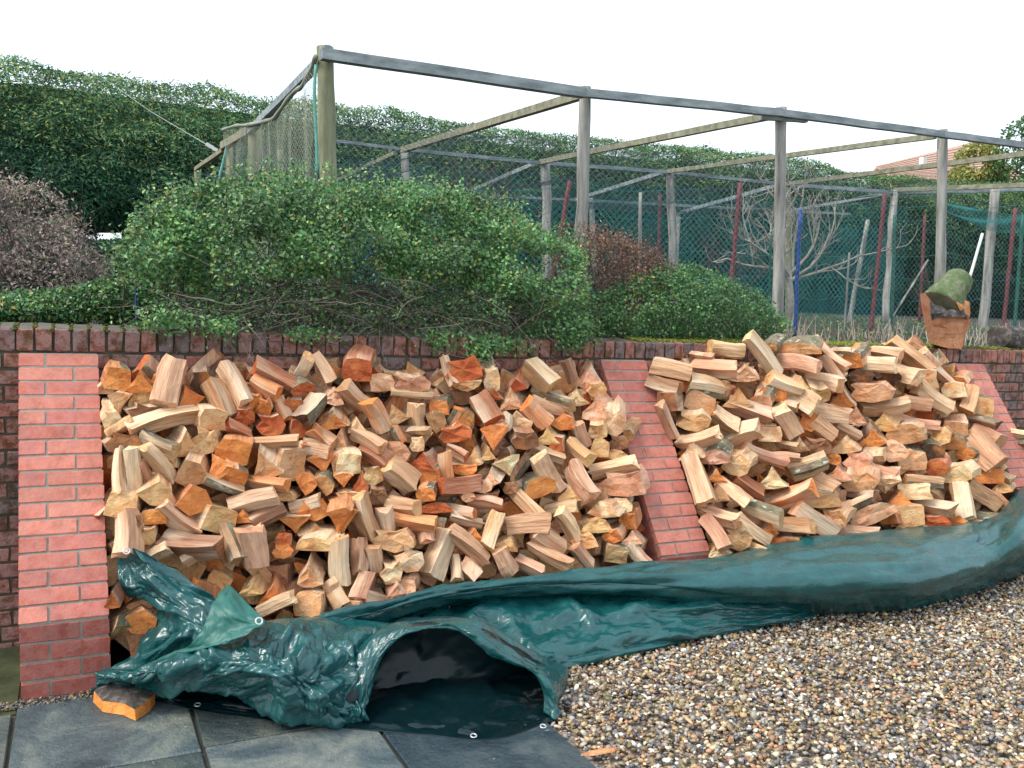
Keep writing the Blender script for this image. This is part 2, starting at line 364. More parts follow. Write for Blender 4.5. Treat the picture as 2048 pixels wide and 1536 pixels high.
# wood chips on gravel
chips = [(1200, 1505, 75, -10), (1375, 1440, 30, 60), (1105, 1350, 40, 10), (1345, 1330, 25, 15), (1150, 1415, 26, -60), (1395, 1365, 22, 30), (1830, 1330, 24, 10), (1900, 1450, 30, 40)]
locw = ['beside the paving corner', 'standing out from the others above the bottom edge', 'against the tarp opening', 'just below the tarp', 'right of the paving corner', 'a little in front of the tarp', 'far up the gravel at right', 'in the lower right gravel']
for k, (u, v, L, a) in enumerate(chips):
    p = gnd(u, v, .012); sc = L/1780*np.linalg.norm(p-CAM)/2; wd = sc*random.uniform(.18, .3)
    V = [(-sc, 0, 0), (-sc*.4, -wd, .002), (sc*.6, -wd*.8, 0), (sc, wd*.1, .002), (sc*.3, wd, 0), (-sc*.5, wd*.7, .001)]
    V = V+[(x*.94, y*.9, zz+.006) for x, y, zz in V]
    me = mesh('wood_chip', V, [(5, 4, 3, 2, 1, 0), (6, 7, 8, 9, 10, 11)]+[(i, (i+1) % 6, 6+(i+1) % 6, 6+i) for i in range(6)], LOGM, [1]*8)
    o = link('wood_chip', me, None, tuple(p)); o.rotation_euler = (random.uniform(-.2, .2), random.uniform(-.2, .2), -math.radians(a)-YAW); o.color = random.choice([(.6, .42, .22, 1), (.55, .25, .1, 1)])
    tag(o, 'thin split wood chip on the gravel '+locw[k], 'wood chip', 'wood chips scattered on the gravel')

# ================================================================== WALL
HC = 1.483
def brick_mesh(L, D, H, j=.003, bev=.004):
    V = []
    for zz, q in ((-H/2, bev), (-H/2+bev, 0), (H/2-bev, 0), (H/2, bev)):
        for sx, sy in ((-1, -1), (1, -1), (1, 1), (-1, 1)):
            V.append((sx*(L/2-q)+random.uniform(-j, j), sy*(D/2-q)+random.uniform(-j, j), zz+random.uniform(-j, j)))
    Fq = [(3, 2, 1, 0), (12, 13, 14, 15)]+[(l*4+k, l*4+(k+1) % 4, l*4+4+(k+1) % 4, l*4+4+k) for l in range(3) for k in range(4)]
    return V, Fq
def old_tint():
    b = random.choice([(.25, .055, .024), (.18, .038, .02), (.29, .068, .028), (.14, .040, .026), (.20, .055, .028), (.09, .034, .028)]); k = random.uniform(.8, 1.15)
    return (b[0]*k, b[1]*k, b[2]*k, 1)
wall = empty('brick_wall', (-2.2, .11, 0), 'long dark red brick retaining wall with an upright brick coping behind the firewood', 'wall')
XL, XR = -2.2, 10.2
core = MB()
def wbox(mb, x0, x1, y0, y1, h0, h1, m=0): mb.add(*boxv(x0, x1, y0, y1, h0, h1), m)
wbox(core, XL, XR, .007, .209, -.25, HC-.115); wbox(core, XL, XR, .014, .200, HC-.115, HC-.008)
core.obj('mortar', M['mortar_old'], wall)
def place(name, me, parent, loc, col, rot=None):
    o = link(name, me, parent, loc); o.color = col
    o.rotation_euler = rot or (0, FALL, 0); return o
cm = []
for k in range(10):
    V, Fq = brick_mesh(.064, .215, .104, .0035, .006)
    V = [(x, y, zz+(.10*(y+.1075) if zz > 0 else 0)) for x, y, zz in V]
    cm.append(mesh('coping_brick', V, Fq, [M['brick_old'], M['coping_top']], [0, 1]+[0]*12))
x = XL+.04; k = 0
while x < XR:
    zc = HC-.052-FALL*x; vis = -.75 < x < 8.4
    o = place('coping_brick', cm[k % 10], wall, (x, .1075+random.uniform(-.004, .004), zc+random.uniform(-.002, .002)), old_tint(), (random.uniform(-.01, .01), FALL+random.uniform(-.02, .02), 0))
    x += .0755; k += 1
sm = [mesh('brick', *brick_mesh(.215, .1, .064), M['brick_old']) for _ in range(8)]
hm = [mesh('brick', *brick_mesh(.102, .1, .064), M['brick_old']) for _ in range(6)]
rest = MB(); cnt = 0
for row in range(19):
    h = HC-.104-.012-.032-row*.0755
    x = XL+(.06 if row % 2 else 0); k = row
    while x < XR-.1:
        st = (k % 2 == 0); L = .215 if st else .102
        xc = x+L/2; zc = h-FALL*xc
        vis = (-.95 < xc < .05) or (xc > 6.3 and row < 12 and xc < 8.4) or (row < 2 and xc < 6.5)
        if vis and cnt < 296:
            place('brick', random.choice(sm if st else hm), wall, (xc, .0505+random.uniform(-.002, .002), zc), old_tint()); cnt += 1
        else:
            V, Fq = brick_mesh(L, .1, .064); rest.add([(a+xc, b+.0505, c+zc-a*FALL) for a, b, c in V], Fq)
        x += L+.0105; k += 1
o = rest.obj('brickwork', M['brick_old'], wall); o['kind'] = 'stuff'; o.color = (.25, .08, .055, 1)
# moss on coping towards the right
n = 9000; XX = RNG.uniform(3.2, 8.6, n); YY = RNG.beta(2.2, 1.2, n)*.22
dens = np.array([noise.noise(Vector((a*2.2, b*9, 3))) for a, b in zip(XX, YY)]); k = dens > -.12; XX, YY = XX[k], YY[k]
P = np.stack([XX, YY, HC-FALL*XX+.10*YY+RNG.uniform(0, .008, len(XX))], 1)
cc = np.array([(.13, .15, .025), (.20, .20, .04), (.08, .11, .02)])[RNG.integers(0, 3, len(P))]
mo = stones('moss', P, RNG.uniform(.005, .014, len(P)), cc, leafmat('moss', .95, 0, .1), .7); mo.parent = wall; mo.location = -wall.location; mo['kind'] = 'stuff'
n = 1500; XX = np.round(RNG.uniform(0, 50, n))*.0755+XL+.0022+.0755*16; YY = RNG.uniform(0, .2, n)
P = np.stack([XX+RNG.normal(0, .006, n), YY, HC-FALL*XX+.10*YY-.004+RNG.uniform(-.006, .006, n)], 1)
cc = np.array([(.09, .10, .03), (.12, .09, .04), (.05, .07, .02)])[RNG.integers(0, 3, len(P))]
mo = stones('moss', P, RNG.uniform(.004, .010, n), cc, bpy.data.materials['moss'], .8); mo.parent = wall; mo.location = -wall.location; mo['kind'] = 'stuff'

# ================================================================== BUTTRESSES
PR, HB, BW = .692, .316, .33
HT = HC-.108
def buttress(x0, label, pr=PR):
    t = empty('buttress', (x0+BW/2, -pr/2, z(x0+BW/2)), label, 'buttress', 'pink brick buttresses against the wall')
    sl = math.hypot(pr, HT-HB); ux, uz = -pr/sl, -(HT-HB)/sl           # down the slope
    nrm = (uz, -ux)                                                      # outward normal in (y,z): (-,+)
    ny_, nz_ = -abs(uz), abs(ux)
    # mortar body, inset 3 mm
    b = MB(); q = .004
    prof = [(0, -.05), (-pr+q, -.05), (-pr+q, HB-.002), (-q*.5, HT-q), (0, HT-q)]
    V = [(xx, y, z(xx, h)) for xx in (x0+q, x0+BW-q) for y, h in prof]; n = 5
    b.add(V, [tuple(range(n)), tuple(range(2*n-1, n-1, -1))]+[(i, n+i, n+(i+1) % n, (i+1) % n) for i in range(n)])
    b.obj('mortar', M['mortar_new'], t)
    def tint(dark):
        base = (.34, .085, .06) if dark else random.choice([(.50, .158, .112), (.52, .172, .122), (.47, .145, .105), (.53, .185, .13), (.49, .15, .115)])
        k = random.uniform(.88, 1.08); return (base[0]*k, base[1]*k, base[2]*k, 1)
    rows = []; s = sl; pitch = .0742
    # from the junction up the slope, last row is cut
    k = 0
    while s > .02:
        hgt = min(pitch-.0095, s-.002); rows.append((s-hgt/2-.004, hgt, k)); s -= pitch; k += 1
    for sc, hgt, k in rows:
        yc, hc = ux*sc, HT+uz*sc
        long_left = k % 2 == 1
        for (a, L) in (((0, .218), (.228, .102)) if long_left else ((0, .102), (.112, .218))):
            V, Fq = brick_mesh(L, .03, hgt, .0014, .003)
            xc = x0+a+L/2
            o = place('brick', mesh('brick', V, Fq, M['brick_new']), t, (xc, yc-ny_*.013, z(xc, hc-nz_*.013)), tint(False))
            o.rotation_euler = (-math.atan2(pr, HT-HB), FALL, 0)
    for r in range(4):
        hc = HB-.004-(r+.5)*.0785
        for (a, L) in (((0, .218), (.228, .102)) if r % 2 == 0 else ((0, .102), (.112, .218))):
            xc = x0+a+L/2; V, Fq = brick_mesh(L, .05, .068, .002, .003)
            place('brick', mesh('brick', V, Fq, M['brick_new']), t, (xc, -pr+.025, z(xc, hc)), tint(True))
    # side courses, the outer brick of each is cut to the slope
    for side in (0, 1):
        xs_ = x0+.0015 if side == 0 else x0+BW-.0015
        for r in range(18):
            h0 = .002+r*.0785-.003; h1 = h0+.068
            if h1 > HT-.02: break
            yo = lambda h: -(pr-.016-(.035 if h < HB else 0)) if h <= HB else -(pr*(HT-h)/(HT-HB)-.040)
            cuts = [0]; step = [.215, .102][r % 2]; y = 0
            while True:
                y -= step; step = .215
                if y < min(yo(h1), yo(h0))+.04: break
                cuts.append(y)
            for i, y1 in enumerate(cuts):
                y0a, y0b = (cuts[i+1]+.010, cuts[i+1]+.010) if i+1 < len(cuts) else (yo(h0), yo(h1))
                if y0a > y1-.01: continue
                y0b = min(y0b, y1-.006)
                yc = (y1+y0a)/2; V = []
                for dx in (-.004, .006):
                    V += [(dx if side == 0 else -dx, y0a-yc, h0), (dx if side == 0 else -dx, y1-yc, h0), (dx if side == 0 else -dx, y1-yc, h1), (dx if side == 0 else -dx, y0b-yc, h1)]
                Fq = [(0, 1, 2, 3), (7, 6, 5, 4)]+[(i_, (i_+1) % 4, 4+(i_+1) % 4, 4+i_) for i_ in range(4)]
                me = mesh('brick', V, Fq, M['brick_new']); bm = bmesh.new(); bm.from_mesh(me); bmesh.ops.recalc_face_normals(bm, faces=bm.faces); bm.to_mesh(me); bm.free()
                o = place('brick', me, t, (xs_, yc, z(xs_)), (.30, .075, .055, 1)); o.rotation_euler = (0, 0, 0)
    return t
buttress(-.225, 'sloping pink brick buttress at the left end, standing on the paving')
buttress(2.905, 'sloping pink brick buttress between the two firewood heaps', .70)
buttress(6.13, 'sloping pink brick buttress at the right end, partly cut off by the picture')

# ================================================================== FIREWOOD
TINT = dict(o=(.62, .25, .08), d=(.43, .12, .045), y=(.62, .42, .215), t=(.53, .34, .20), p=(.64, .40, .275), c=(.76, .60, .39), k=(.09, .05, .035), g=(.40, .28, .15), b=(.24, .13, .075))
SECT = {
 'W': [(0, .5), (.16, .12), (.42, -.22), (.5, -.42), (.25, -.5), (-.1, -.49), (-.5, -.36), (-.34, -.1), (-.14, .2)],
 'H': [(-.5, -.26), (0, -.32), (.5, -.26), (.48, .05), (.3, .3), (0, .42), (-.3, .32), (-.48, .05)],
 'R': [(math.cos(a)*.5, math.sin(a)*.48) for a in [i*math.pi/5 for i in range(10)]],
 'Q': [(-.5, -.4), (-.1, -.46), (.46, -.42), (.5, .05), (.42, .42), (0, .46), (-.42, .4), (-.47, 0)],
 'I': [(-.46, -.3), (-.1, -.5), (.3, -.4), (.5, -.1), (.28, .22), (.36, .46), (-.05, .38), (-.3, .5), (-.5, .1)],
 'T': [(-.5, -.3), (.1, -.5), (.5, -.2), (.1, .5), (-.3, .35)],
}
def log_mesh(kind, w, h, L, rnd, barked, rough=1.0):
    """split log along local Z, cross-section w x h; slots end / split / bark"""
    sec = [(x*w*rnd.uniform(.86, 1.1), y*h*rnd.uniform(.86, 1.1)) for x, y in SECT[kind]]
    n = len(sec); NR = 5; V = []; tw = rnd.uniform(-.25, .25); bx, by = rnd.uniform(-.06, .06)*L, rnd.uniform(-.06, .06)*L
    tap = rnd.uniform(.82, 1.1)
    cutx, cuty = rnd.uniform(-.22, .22), rnd.uniform(-.22, .22)
    for i in range(NR):
        t = i/(NR-1); s = 1+(tap-1)*t; a = tw*(t-.2); ca, sa = math.cos(a), math.sin(a); arc = math.sin(t*math.pi)
        for x, y in sec:
            x2 = (x*ca-y*sa)*s*rnd.uniform(.94, 1.06)+bx*arc; y2 = (x*sa+y*ca)*s*rnd.uniform(.94, 1.06)+by*arc
            zz = t*L+(rnd.uniform(-.006, .006)*rough if i in (0, NR-1) else rnd.uniform(-.1, .1)*L/NR)
            if i == 0: zz += x2*cutx+y2*cuty
            V.append((x2, y2, zz))
    Fq = []; mi = []
    nb = {'W': (3, 4, 5), 'H': (3, 4, 5, 6), 'R': tuple(range(10)), 'Q': (5, 6), 'I': (1, 2), 'T': (0,)}[kind]
    for i in range(NR-1):
        for k in range(n):
            Fq.append((i*n+k, i*n+(k+1) % n, (i+1)*n+(k+1) % n, (i+1)*n+k)); mi.append(2 if (k in nb and barked) else 1)
    # end caps: inner ring and centre, slightly uneven
    for i, rev in ((0, True), (NR-1, False)):
        ring = [V[i*n+k] for k in range(n)]; c = [sum(v[j] for v in ring)/n for j in range(3)]
        b0 = len(V)
        for v in ring: V.append((c[0]+(v[0]-c[0])*.55, c[1]+(v[1]-c[1])*.55, c[2]+(v[2]-c[2])*.55+rnd.uniform(-.004, .004)*rough))
        V.append((c[0], c[1], c[2]+rnd.uniform(-.003, .003)))
        for k in range(n):
            k2 = (k+1) % n; a, b, cc, d = i*n+k, i*n+k2, b0+k2, b0+k
            if rev: Fq += [(b, a, d, cc), (cc, d, len(V)-1)]
            else: Fq += [(a, b, cc, d), (d, cc, len(V)-1)]
            mi += [0, 0]
    return V, Fq, mi
CU_, CR_, CF_ = Vector(CU), Vector(CR), Vector(CF)
def log_xform(u, v, w, h, ang, kind, rnd, off=0.):
    """returns placement and size of a log whose visible face is centred on pixel (u,v) of the heap's face"""
    p = Vector(heap(u, v, off)); d = Vector(ray(u, v)).normalized()
    dist = (p-Vector(CAM)).length; px = dist/F/Vector(ray(u, v)).length*1.0
    px = Vector(ray(u, v)).length*dist/F/Vector(ray(u, v)).length
    R_ = (CR_-d*CR_.dot(d)).normalized(); U_ = R_.cross(d)*1.0
    if U_.dot(CU_) < 0: U_ = -U_
    if kind == 'L':
        a = math.radians(ang); s = (R_*math.cos(a)-U_*math.sin(a))*(1 if rnd.random() < .5 else -1)+d*rnd.uniform(.15, .62)
        s.normalize()       # local Z runs away from the viewer, so end 0 shows
        L = w*px*.97; hh = h*px*.86
        zx = s; yx = (-d-s*(-d).dot(s)).normalized(); xx = yx.cross(zx)
        return p-s*L/2, (xx, yx, zx), hh, hh*rnd.uniform(.75, 1.05), L
    ax = (d+R_*rnd.uniform(-.30, .30)+U_*rnd.uniform(.02, .42)).normalized()
    zx = ax; up = (U_-ax*U_.dot(ax)).normalized(); rt = ax.cross(up)*-1.0
    rt = up.cross(ax)
    a = math.radians(ang); up2 = up*math.cos(a)+(-rt if rt.dot(R_) < 0 else rt)*math.sin(a)
    xx = up2.cross(zx)
    return p-ax*.02, (xx, up2, zx), w*px*.96, h*px*.94, rnd.uniform(.20, .27)
# tracing: crop origin and zoom, then entries  cx cy w h kind ang tint
T1 = """675,460,135,140,Q,15,o;680,605,120,135,W,180,y;650,690,95,115,I,0,c;705,740,160,75,L,-32,y;825,480,165,135,W,0,o;910,480,50,90,R,0,o;850,575,195,110,H,-15,y;995,485,270,165,L,104,p;1100,560,170,130,W,-20,o;1370,490,265,115,L,62,c;1285,575,245,160,L,65,y
960,705,390,150,L,-16,c;1245,700,160,140,Q,10,y;840,650,180,100,I,10,b;1080,835,175,165,W,0,y;1200,825,150,170,I,20,y;925,845,220,120,L,28,g;720,840,200,140,I,10,b;1175,480,120,160,I,0,k;1610,455,270,150,L,30,d;1550,505,180,130,L,32,o;1775,390,155,95,L,-62,y;1890,395,190,95,L,58,o
1770,530,160,130,R,0,d;1490,600,85,150,I,0,o;1550,630,90,140,I,10,p;1645,635,150,110,L,62,o;1720,610,110,90,Q,0,d;1810,630,200,150,L,-52,k;1950,560,140,110,W,10,p;1430,680,120,120,I,0,y;1575,735,170,130,I,0,d;1745,755,110,135,Q,0,d;1400,770,160,95,L,28,t;1945,700,185,100,W,0,o;1880,800,180,110,L,38,t;1370,885,205,180,Q,10,o;1590,830,310,85,L,-3,t
690,1000,270,85,L,87,c;775,1000,250,100,L,84,c;860,1030,190,90,L,62,p;925,965,240,130,L,52,c;990,900,160,150,W,20,y;1115,1010,200,180,T,0,t;1280,960,170,150,W,-30,o;1370,1030,150,130,Q,20,o;1305,1080,230,90,L,20,g;1545,955,175,200,W,-20,t;1710,965,165,195,Q,5,t;1560,1065,280,90,L,8,o;1480,1175,285,135,L,-14,c;1665,1150,120,80,H,0,y;1790,1070,130,160,H,60,y;1905,1070,130,140,H,60,y;1840,880,170,100,L,12,t;1885,955,170,130,W,170,o;2005,950,140,150,Q,0,p
930,1130,215,170,T,20,y;1135,1165,215,170,T,0,o;1060,1275,260,160,L,38,p;890,1270,150,130,H,0,o;695,1190,170,150,Q,5,y;745,1360,250,205,L,86,p;1290,1285,195,165,Q,10,y;1420,1255,120,90,W,0,o;1460,1350,160,95,L,-12,o;1560,1255,200,120,L,-28,b;1110,1430,350,170,L,6,b;870,1375,90,110,I,0,y;1350,1400,270,110,L,66,g;1480,1440,210,190,L,75,p;1660,1400,90,90,Q,0,d;1730,1310,180,120,W,180,o;1790,1190,180,95,L,-15,t;1830,1220,190,140,I,0,o;1845,1350,190,80,W,0,y;1840,1430,240,120,H,0,y;1985,1290,140,190,W,180,o;1650,1470,120,90,I,0,o;1980,1460,170,95,L,88,c;2005,1180,110,130,I,0,t;920,1485,130,95,L,-32,c;1150,1480,160,105,L,-32,o;800,1290,70,90,I,0,b"""
T2 = """335,255,180,160,Q,10,d;640,310,180,55,L,10,c;650,345,240,110,I,0,p;655,400,255,60,L,5,c;960,270,255,165,I,-5,d;980,345,165,85,H,180,y;870,260,200,75,L,70,o;1120,320,120,160,I,0,c;1270,345,155,90,W,0,d;1400,290,210,160,L,42,y;1570,275,150,95,L,70,b;1700,310,130,130,W,0,p;470,335,160,130,Q,0,p;325,420,195,140,L,42,t;450,530,200,150,L,60,y;560,515,150,140,W,-20,t;690,545,170,125,L,85,c;800,560,125,160,H,60,t;690,620,140,70,L,0,g;815,480,120,100,Q,0,p
200,555,190,95,W,0,o;335,590,130,90,W,0,c;130,660,170,110,L,40,o;235,665,120,160,W,10,p;390,670,230,120,L,30,t;90,720,180,95,L,15,t;285,810,170,140,Q,0,c;425,780,215,100,L,32,t;550,745,195,175,R,0,p;590,890,205,170,L,38,t;720,795,170,135,W,10,y;685,700,95,100,I,0,c;570,640,120,80,L,60,o;900,640,210,100,I,-10,t;945,560,140,95,W,0,o;900,540,130,80,L,-60,p;1090,490,190,150,L,58,d;1235,440,160,130,W,0,p;1385,520,180,130,L,45,t;1145,545,140,95,W,0,c;1200,570,120,85,L,-80,c;1290,580,140,120,Q,30,c
1450,475,215,90,L,18,t;1515,445,190,90,L,20,g;1625,430,150,95,W,0,c;1740,480,190,170,W,0,p;1735,380,110,110,I,0,y;1545,565,165,110,T,10,o;1830,565,150,185,I,0,c;1135,660,170,165,W,180,p;1310,670,190,120,I,0,b;1450,650,150,110,W,0,y;1500,700,90,115,Q,0,d;1650,640,160,100,L,68,p;1740,620,120,105,I,0,c;1755,720,115,120,Q,10,y;1860,690,130,90,I,0,b;1850,762,150,65,H,0,y;1635,735,190,120,L,42,y;1450,750,220,90,L,20,t;915,740,140,90,L,30,t;1020,770,110,125,W,0,y;1195,750,90,100,I,0,k;1100,750,90,80,W,0,y;1215,830,180,125,W,165,c
850,820,150,95,L,85,o;965,835,175,90,H,180,o;760,870,140,120,Q,0,o;935,930,250,130,L,-6,d;1070,940,120,90,I,0,p;1120,885,110,105,W,0,p;1400,950,220,195,H,-20,o;1450,865,230,140,L,62,c;1645,905,250,170,L,60,p;1830,835,285,120,L,-12,c;1890,930,290,180,I,0,p;1570,985,140,115,W,0,y;1310,1030,300,100,L,45,y;1230,950,90,90,I,0,b;740,985,120,100,Q,0,o;600,1065,200,130,L,10,t;800,1070,200,100,H,0,d;650,1140,310,110,L,10,o;980,1005,100,65,R,0,p;1080,1040,220,95,L,8,d;940,1085,190,70,L,12,d
280,1010,140,120,H,180,y;360,920,100,130,W,0,p;420,880,140,110,I,0,y;255,905,120,90,W,180,y;440,1000,140,120,I,10,b;250,1145,150,170,W,180,o;385,1130,270,150,L,70,y;510,1150,165,120,L,78,p;540,1260,270,140,I,0,t;230,1385,270,125,L,86,y;345,1340,200,115,L,86,p;430,1370,160,110,L,80,t;640,1370,165,150,I,20,c;815,1330,290,185,L,-68,c;985,1300,300,125,L,40,t;980,1140,210,80,L,15,p;740,1220,120,110,L,80,p;1130,1200,220,110,L,-72,y;1220,1275,150,95,W,20,y;1340,1170,260,150,L,-4,t;1020,1225,130,90,W,0,o;1200,1380,160,120,L,60,p;1340,1415,190,100,L,25,p;1460,1340,280,120,L,28,t
1460,1255,230,150,L,34,p;1570,1170,210,115,L,58,c;1660,1260,160,95,I,0,y;1530,1070,200,85,L,-5,c;1775,1080,210,120,T,0,c;1740,1180,180,110,H,0,y;1920,1145,100,110,Q,0,o;1825,1230,140,95,I,0,o;1655,1350,150,110,L,50,p;1850,1340,150,130,Q,10,g;1970,1335,170,110,L,50,p;1940,1245,130,90,W,0,p;60,1450,160,170,W,0,c;540,1460,100,140,Q,0,c;910,1425,160,90,L,85,t;1000,1430,130,95,L,45,p;1920,640,80,90,I,0,y;480,600,90,70,Q,0,b;1130,400,120,80,W,0,d;1890,1060,110,80,I,0,c"""
T4 = """1430,490,130,100,W,0,y;1550,530,150,130,W,0,o;1755,590,165,150,Q,0,y;1575,590,210,95,L,-24,c;1905,560,170,110,L,70,t;640,560,90,110,W,0,d;740,720,130,180,R,0,b;660,720,80,200,L,86,g"""
T5 = """60,400,120,130,Q,0,y;185,350,150,110,L,62,y;315,320,150,110,L,-70,p;375,375,130,75,L,15,p;275,425,100,80,Q,0,p;500,335,120,100,W,0,p;465,245,110,120,I,0,c;550,310,90,80,Q,0,p"""
T3 = """340,240,190,115,L,12,t;310,310,170,85,L,18,b;400,225,90,90,W,0,b;405,310,95,90,Q,0,d;325,390,110,110,Q,0,b;550,235,220,105,L,4,p;610,140,175,80,L,8,y;790,180,255,85,L,54,c;820,130,90,60,R,0,y;490,172,120,45,L,8,p;505,325,190,110,L,12,g;595,330,75,105,R,0,t;700,260,160,80,W,0,p;955,140,225,85,H,0,g;960,215,200,85,L,10,p;1105,160,225,75,L,42,p;1120,240,150,60,L,55,p;1160,150,100,40,L,0,g;1220,190,90,85,Q,0,o;1320,205,200,85,L,5,c;1370,160,170,65,L,8,c;1500,175,220,90,L,40,y
1590,185,100,60,L,50,p;1262,270,115,80,R,0,k;1400,275,100,60,I,0,k;1460,255,170,95,L,18,c;1560,285,140,110,Q,0,c;1640,255,210,65,L,46,p;895,310,170,110,L,20,y;965,300,90,65,W,0,y;480,400,165,125,Q,28,t;455,490,165,90,I,0,y;330,490,210,70,L,66,p;600,485,145,110,L,35,c;665,375,160,110,W,0,y;720,435,215,100,L,20,p;790,350,130,80,W,0,o;850,350,100,110,Q,0,o;790,390,90,80,Q,0,p;905,405,110,60,L,20,o;980,385,145,120,L,35,c;1055,360,120,90,I,0,y;1080,300,165,85,L,12,t;1170,375,120,110,W,0,o;1110,440,180,95,L,14,c;1240,460,90,95,W,0,p;1300,350,190,105,I,0,t
1380,412,210,85,L,-7,t;1525,400,130,75,L,10,t;1610,375,180,110,L,38,c;1660,415,110,70,Q,0,y;1710,340,100,75,Q,0,c;1785,385,125,85,L,-75,y;1830,425,120,110,Q,0,y;1840,490,145,60,L,18,k;1520,485,220,65,L,14,p;1370,492,120,85,W,0,y;1480,550,180,110,R,0,t;1320,570,130,85,W,0,o;1200,530,140,65,L,30,c;1080,525,125,105,L,40,t;1010,490,95,90,I,0,o;900,490,150,110,L,60,c;820,550,110,95,Q,0,c;470,575,230,90,L,-14,c;680,560,200,110,L,-22,p;440,640,130,85,W,0,c;560,660,140,110,H,0,p;655,700,150,130,I,0,c;560,750,100,75,W,0,o;800,650,215,70,L,20,p
905,605,110,50,L,10,g;965,600,90,80,W,0,c;870,670,190,60,L,0,p;1000,700,180,95,L,-20,g;1055,615,125,80,I,0,b;1180,605,150,75,W,0,y;1130,670,70,60,R,0,o;1240,680,130,90,I,0,p;1325,650,90,75,L,0,c;1420,640,120,90,R,0,p;1600,640,110,100,R,0,k;1640,560,90,90,I,0,y;1720,525,110,80,Q,0,t;1720,600,100,90,H,0,g;1770,645,80,60,R,0,o;1850,630,180,120,L,52,t;1870,560,130,80,L,30,t;1820,705,115,90,Q,0,c;1905,685,95,60,L,60,c;470,770,240,115,L,72,p;575,830,100,100,W,0,y;640,830,180,75,L,38,c;720,800,150,90,L,35,d;830,765,140,110,W,0,c;890,850,285,120,L,-18,o
790,930,190,100,L,20,g;1070,870,170,105,H,0,g;1075,785,130,90,L,30,t;1150,740,140,80,W,0,p;1250,780,160,95,I,0,t;1375,800,130,90,W,180,c;1360,740,130,80,L,15,p;1510,680,130,110,Q,0,p;1620,710,125,75,R,0,d;1560,780,170,65,L,5,g;1700,745,170,90,I,0,c;1875,750,120,75,Q,0,o;1940,750,100,60,L,30,c;1840,840,170,95,L,35,y;1940,800,90,65,W,0,y;1920,860,110,95,W,0,t;1750,880,175,95,L,84,c;1610,900,160,85,L,15,t;1520,830,155,80,Q,0,c;1450,865,120,85,W,0,o;1270,840,130,75,L,15,b;1215,900,190,75,L,-25,g;1310,940,215,125,H,-20,p;1490,950,155,110,Q,0,y
1400,960,80,60,Q,0,o;1620,980,130,75,I,0,d;1230,1015,210,65,L,8,p;1040,960,230,100,L,35,p;930,990,200,85,L,4,y;580,950,170,95,L,18,p;740,1005,200,75,L,38,c;555,1030,180,90,L,56,p;660,1055,140,110,I,0,g;740,1105,140,65,L,24,y;890,1080,155,95,H,180,o;575,1110,110,70,W,0,c;1080,1065,140,60,L,0,o;1130,965,120,120,I,0,y;1800,995,160,65,L,8,p;970,1060,90,65,I,0,k;1450,1015,120,65,W,0,y;1560,1020,130,55,W,0,c;1700,980,120,70,I,0,o;815,1005,90,75,W,0,o;640,1000,100,90,Q,0,t;1900,930,150,80,I,0,k;1850,960,150,70,L,10,k"""
TR = []
for txt, ox, oy, sc in ((T1, 0, 600, 2.926), (T2, 600, 650, 2.926), (T4, 0, 1000, 2.844), (T5, 600, 1050, 2.56), (T3, 1200, 640, 2.415)):
    for e in txt.replace('\n', ';').split(';'):
        a = e.strip().split(',')
        TR.append((ox+float(a[0])/sc, oy+float(a[1])/sc, float(a[2])/sc, float(a[3])/sc, a[4], float(a[5]), a[6], 3 if txt is T3 else 1))
for i, e in enumerate(TR):      # alder sap turns the middle and top of the left heap orange
    if 470 < e[0] < 1100 and e[1] < 985 and e[7] == 1 and e[6] in 'tpy' and (i*37) % 100 < 34: TR[i] = e[:6]+('o' if i % 3 else 'd',)+e[7:]
TR.sort(key=lambda e: -e[2]*e[3])
NAMED = TR[:300]; SMALL = TR[300:]
# landmark logs, described by hand: (u, v) -> label
LM = [
 (328, 841, 'big pale pinkish log lying across the heap under the left wall coping'),
 (468, 767, 'cream log with a ribbed pale edge standing steeply near the top of the left heap'),
 (340, 766, 'tall ragged pinkish log upright near the top left of the left heap'),
 (255, 1065, 'broad pink plank-like log upright beside the left buttress'),
 (236, 942, 'ribbed cream log standing against the left buttress'),
 (379, 1089, 'big gnarled brown barked log lying low in the left heap'),
 (506, 1002, 'bright cream log lying slantwise in the middle of the left heap'),
 (788, 905, 'large smooth round-cut pinkish log end in the middle of the heap'),
 (1078, 975, 'broad half-round orange log showing a curved rim in the left heap'),
 (878, 1105, 'big pale pink and cream log leaning at the foot of the left heap'),
 (928, 742, 'large ragged red-orange log on top of the left heap under the shrub'),
 (1078, 749, 'thick yellow slanting log at the upper right of the left heap'),
 (1162, 959, 'wide pink flat log tilted near the right side of the left heap'),
 (1225, 935, 'thick cream log sticking out towards the middle buttress'),
 (937, 1094, 'long tan log slanting down at the foot of the left heap'),
 (715, 737, 'squared red-orange log at the top of the left heap'),
 (822, 1104, 'long orange curved log low in the left heap'),
 (1527, 715, 'long cream log pointing steeply down over the top of the right heap'),
 (1428, 737, 'broad pinkish log at the upper left corner of the right heap'),
 (1657, 706, 'pink log slanting down from the top of the right heap'),
 (1772, 1004, 'short cream log standing upright low in the right heap'),
 (1395, 959, 'broad pink log standing against the middle buttress'),
 (1568, 992, 'big ragged orange-brown log lying in the middle of the right heap'),
 (1409, 775, 'green-barked log with a round tan end in the right heap'),
 (1962, 988, 'yellow log slanting at the lower right corner of the right heap'),
 (1771, 811, 'long tan split log lying flat in the upper right heap'),
 (1394, 878, 'long cream log lying beside the middle buttress'),
 (1821, 711, 'yellow log slanting on the crest of the right heap'),
]
TW = dict(o='orange', d='red-orange', y='yellowish', t='tan', p='pinkish', c='pale cream', k='blackened', g='green-barked', b='dark brown')
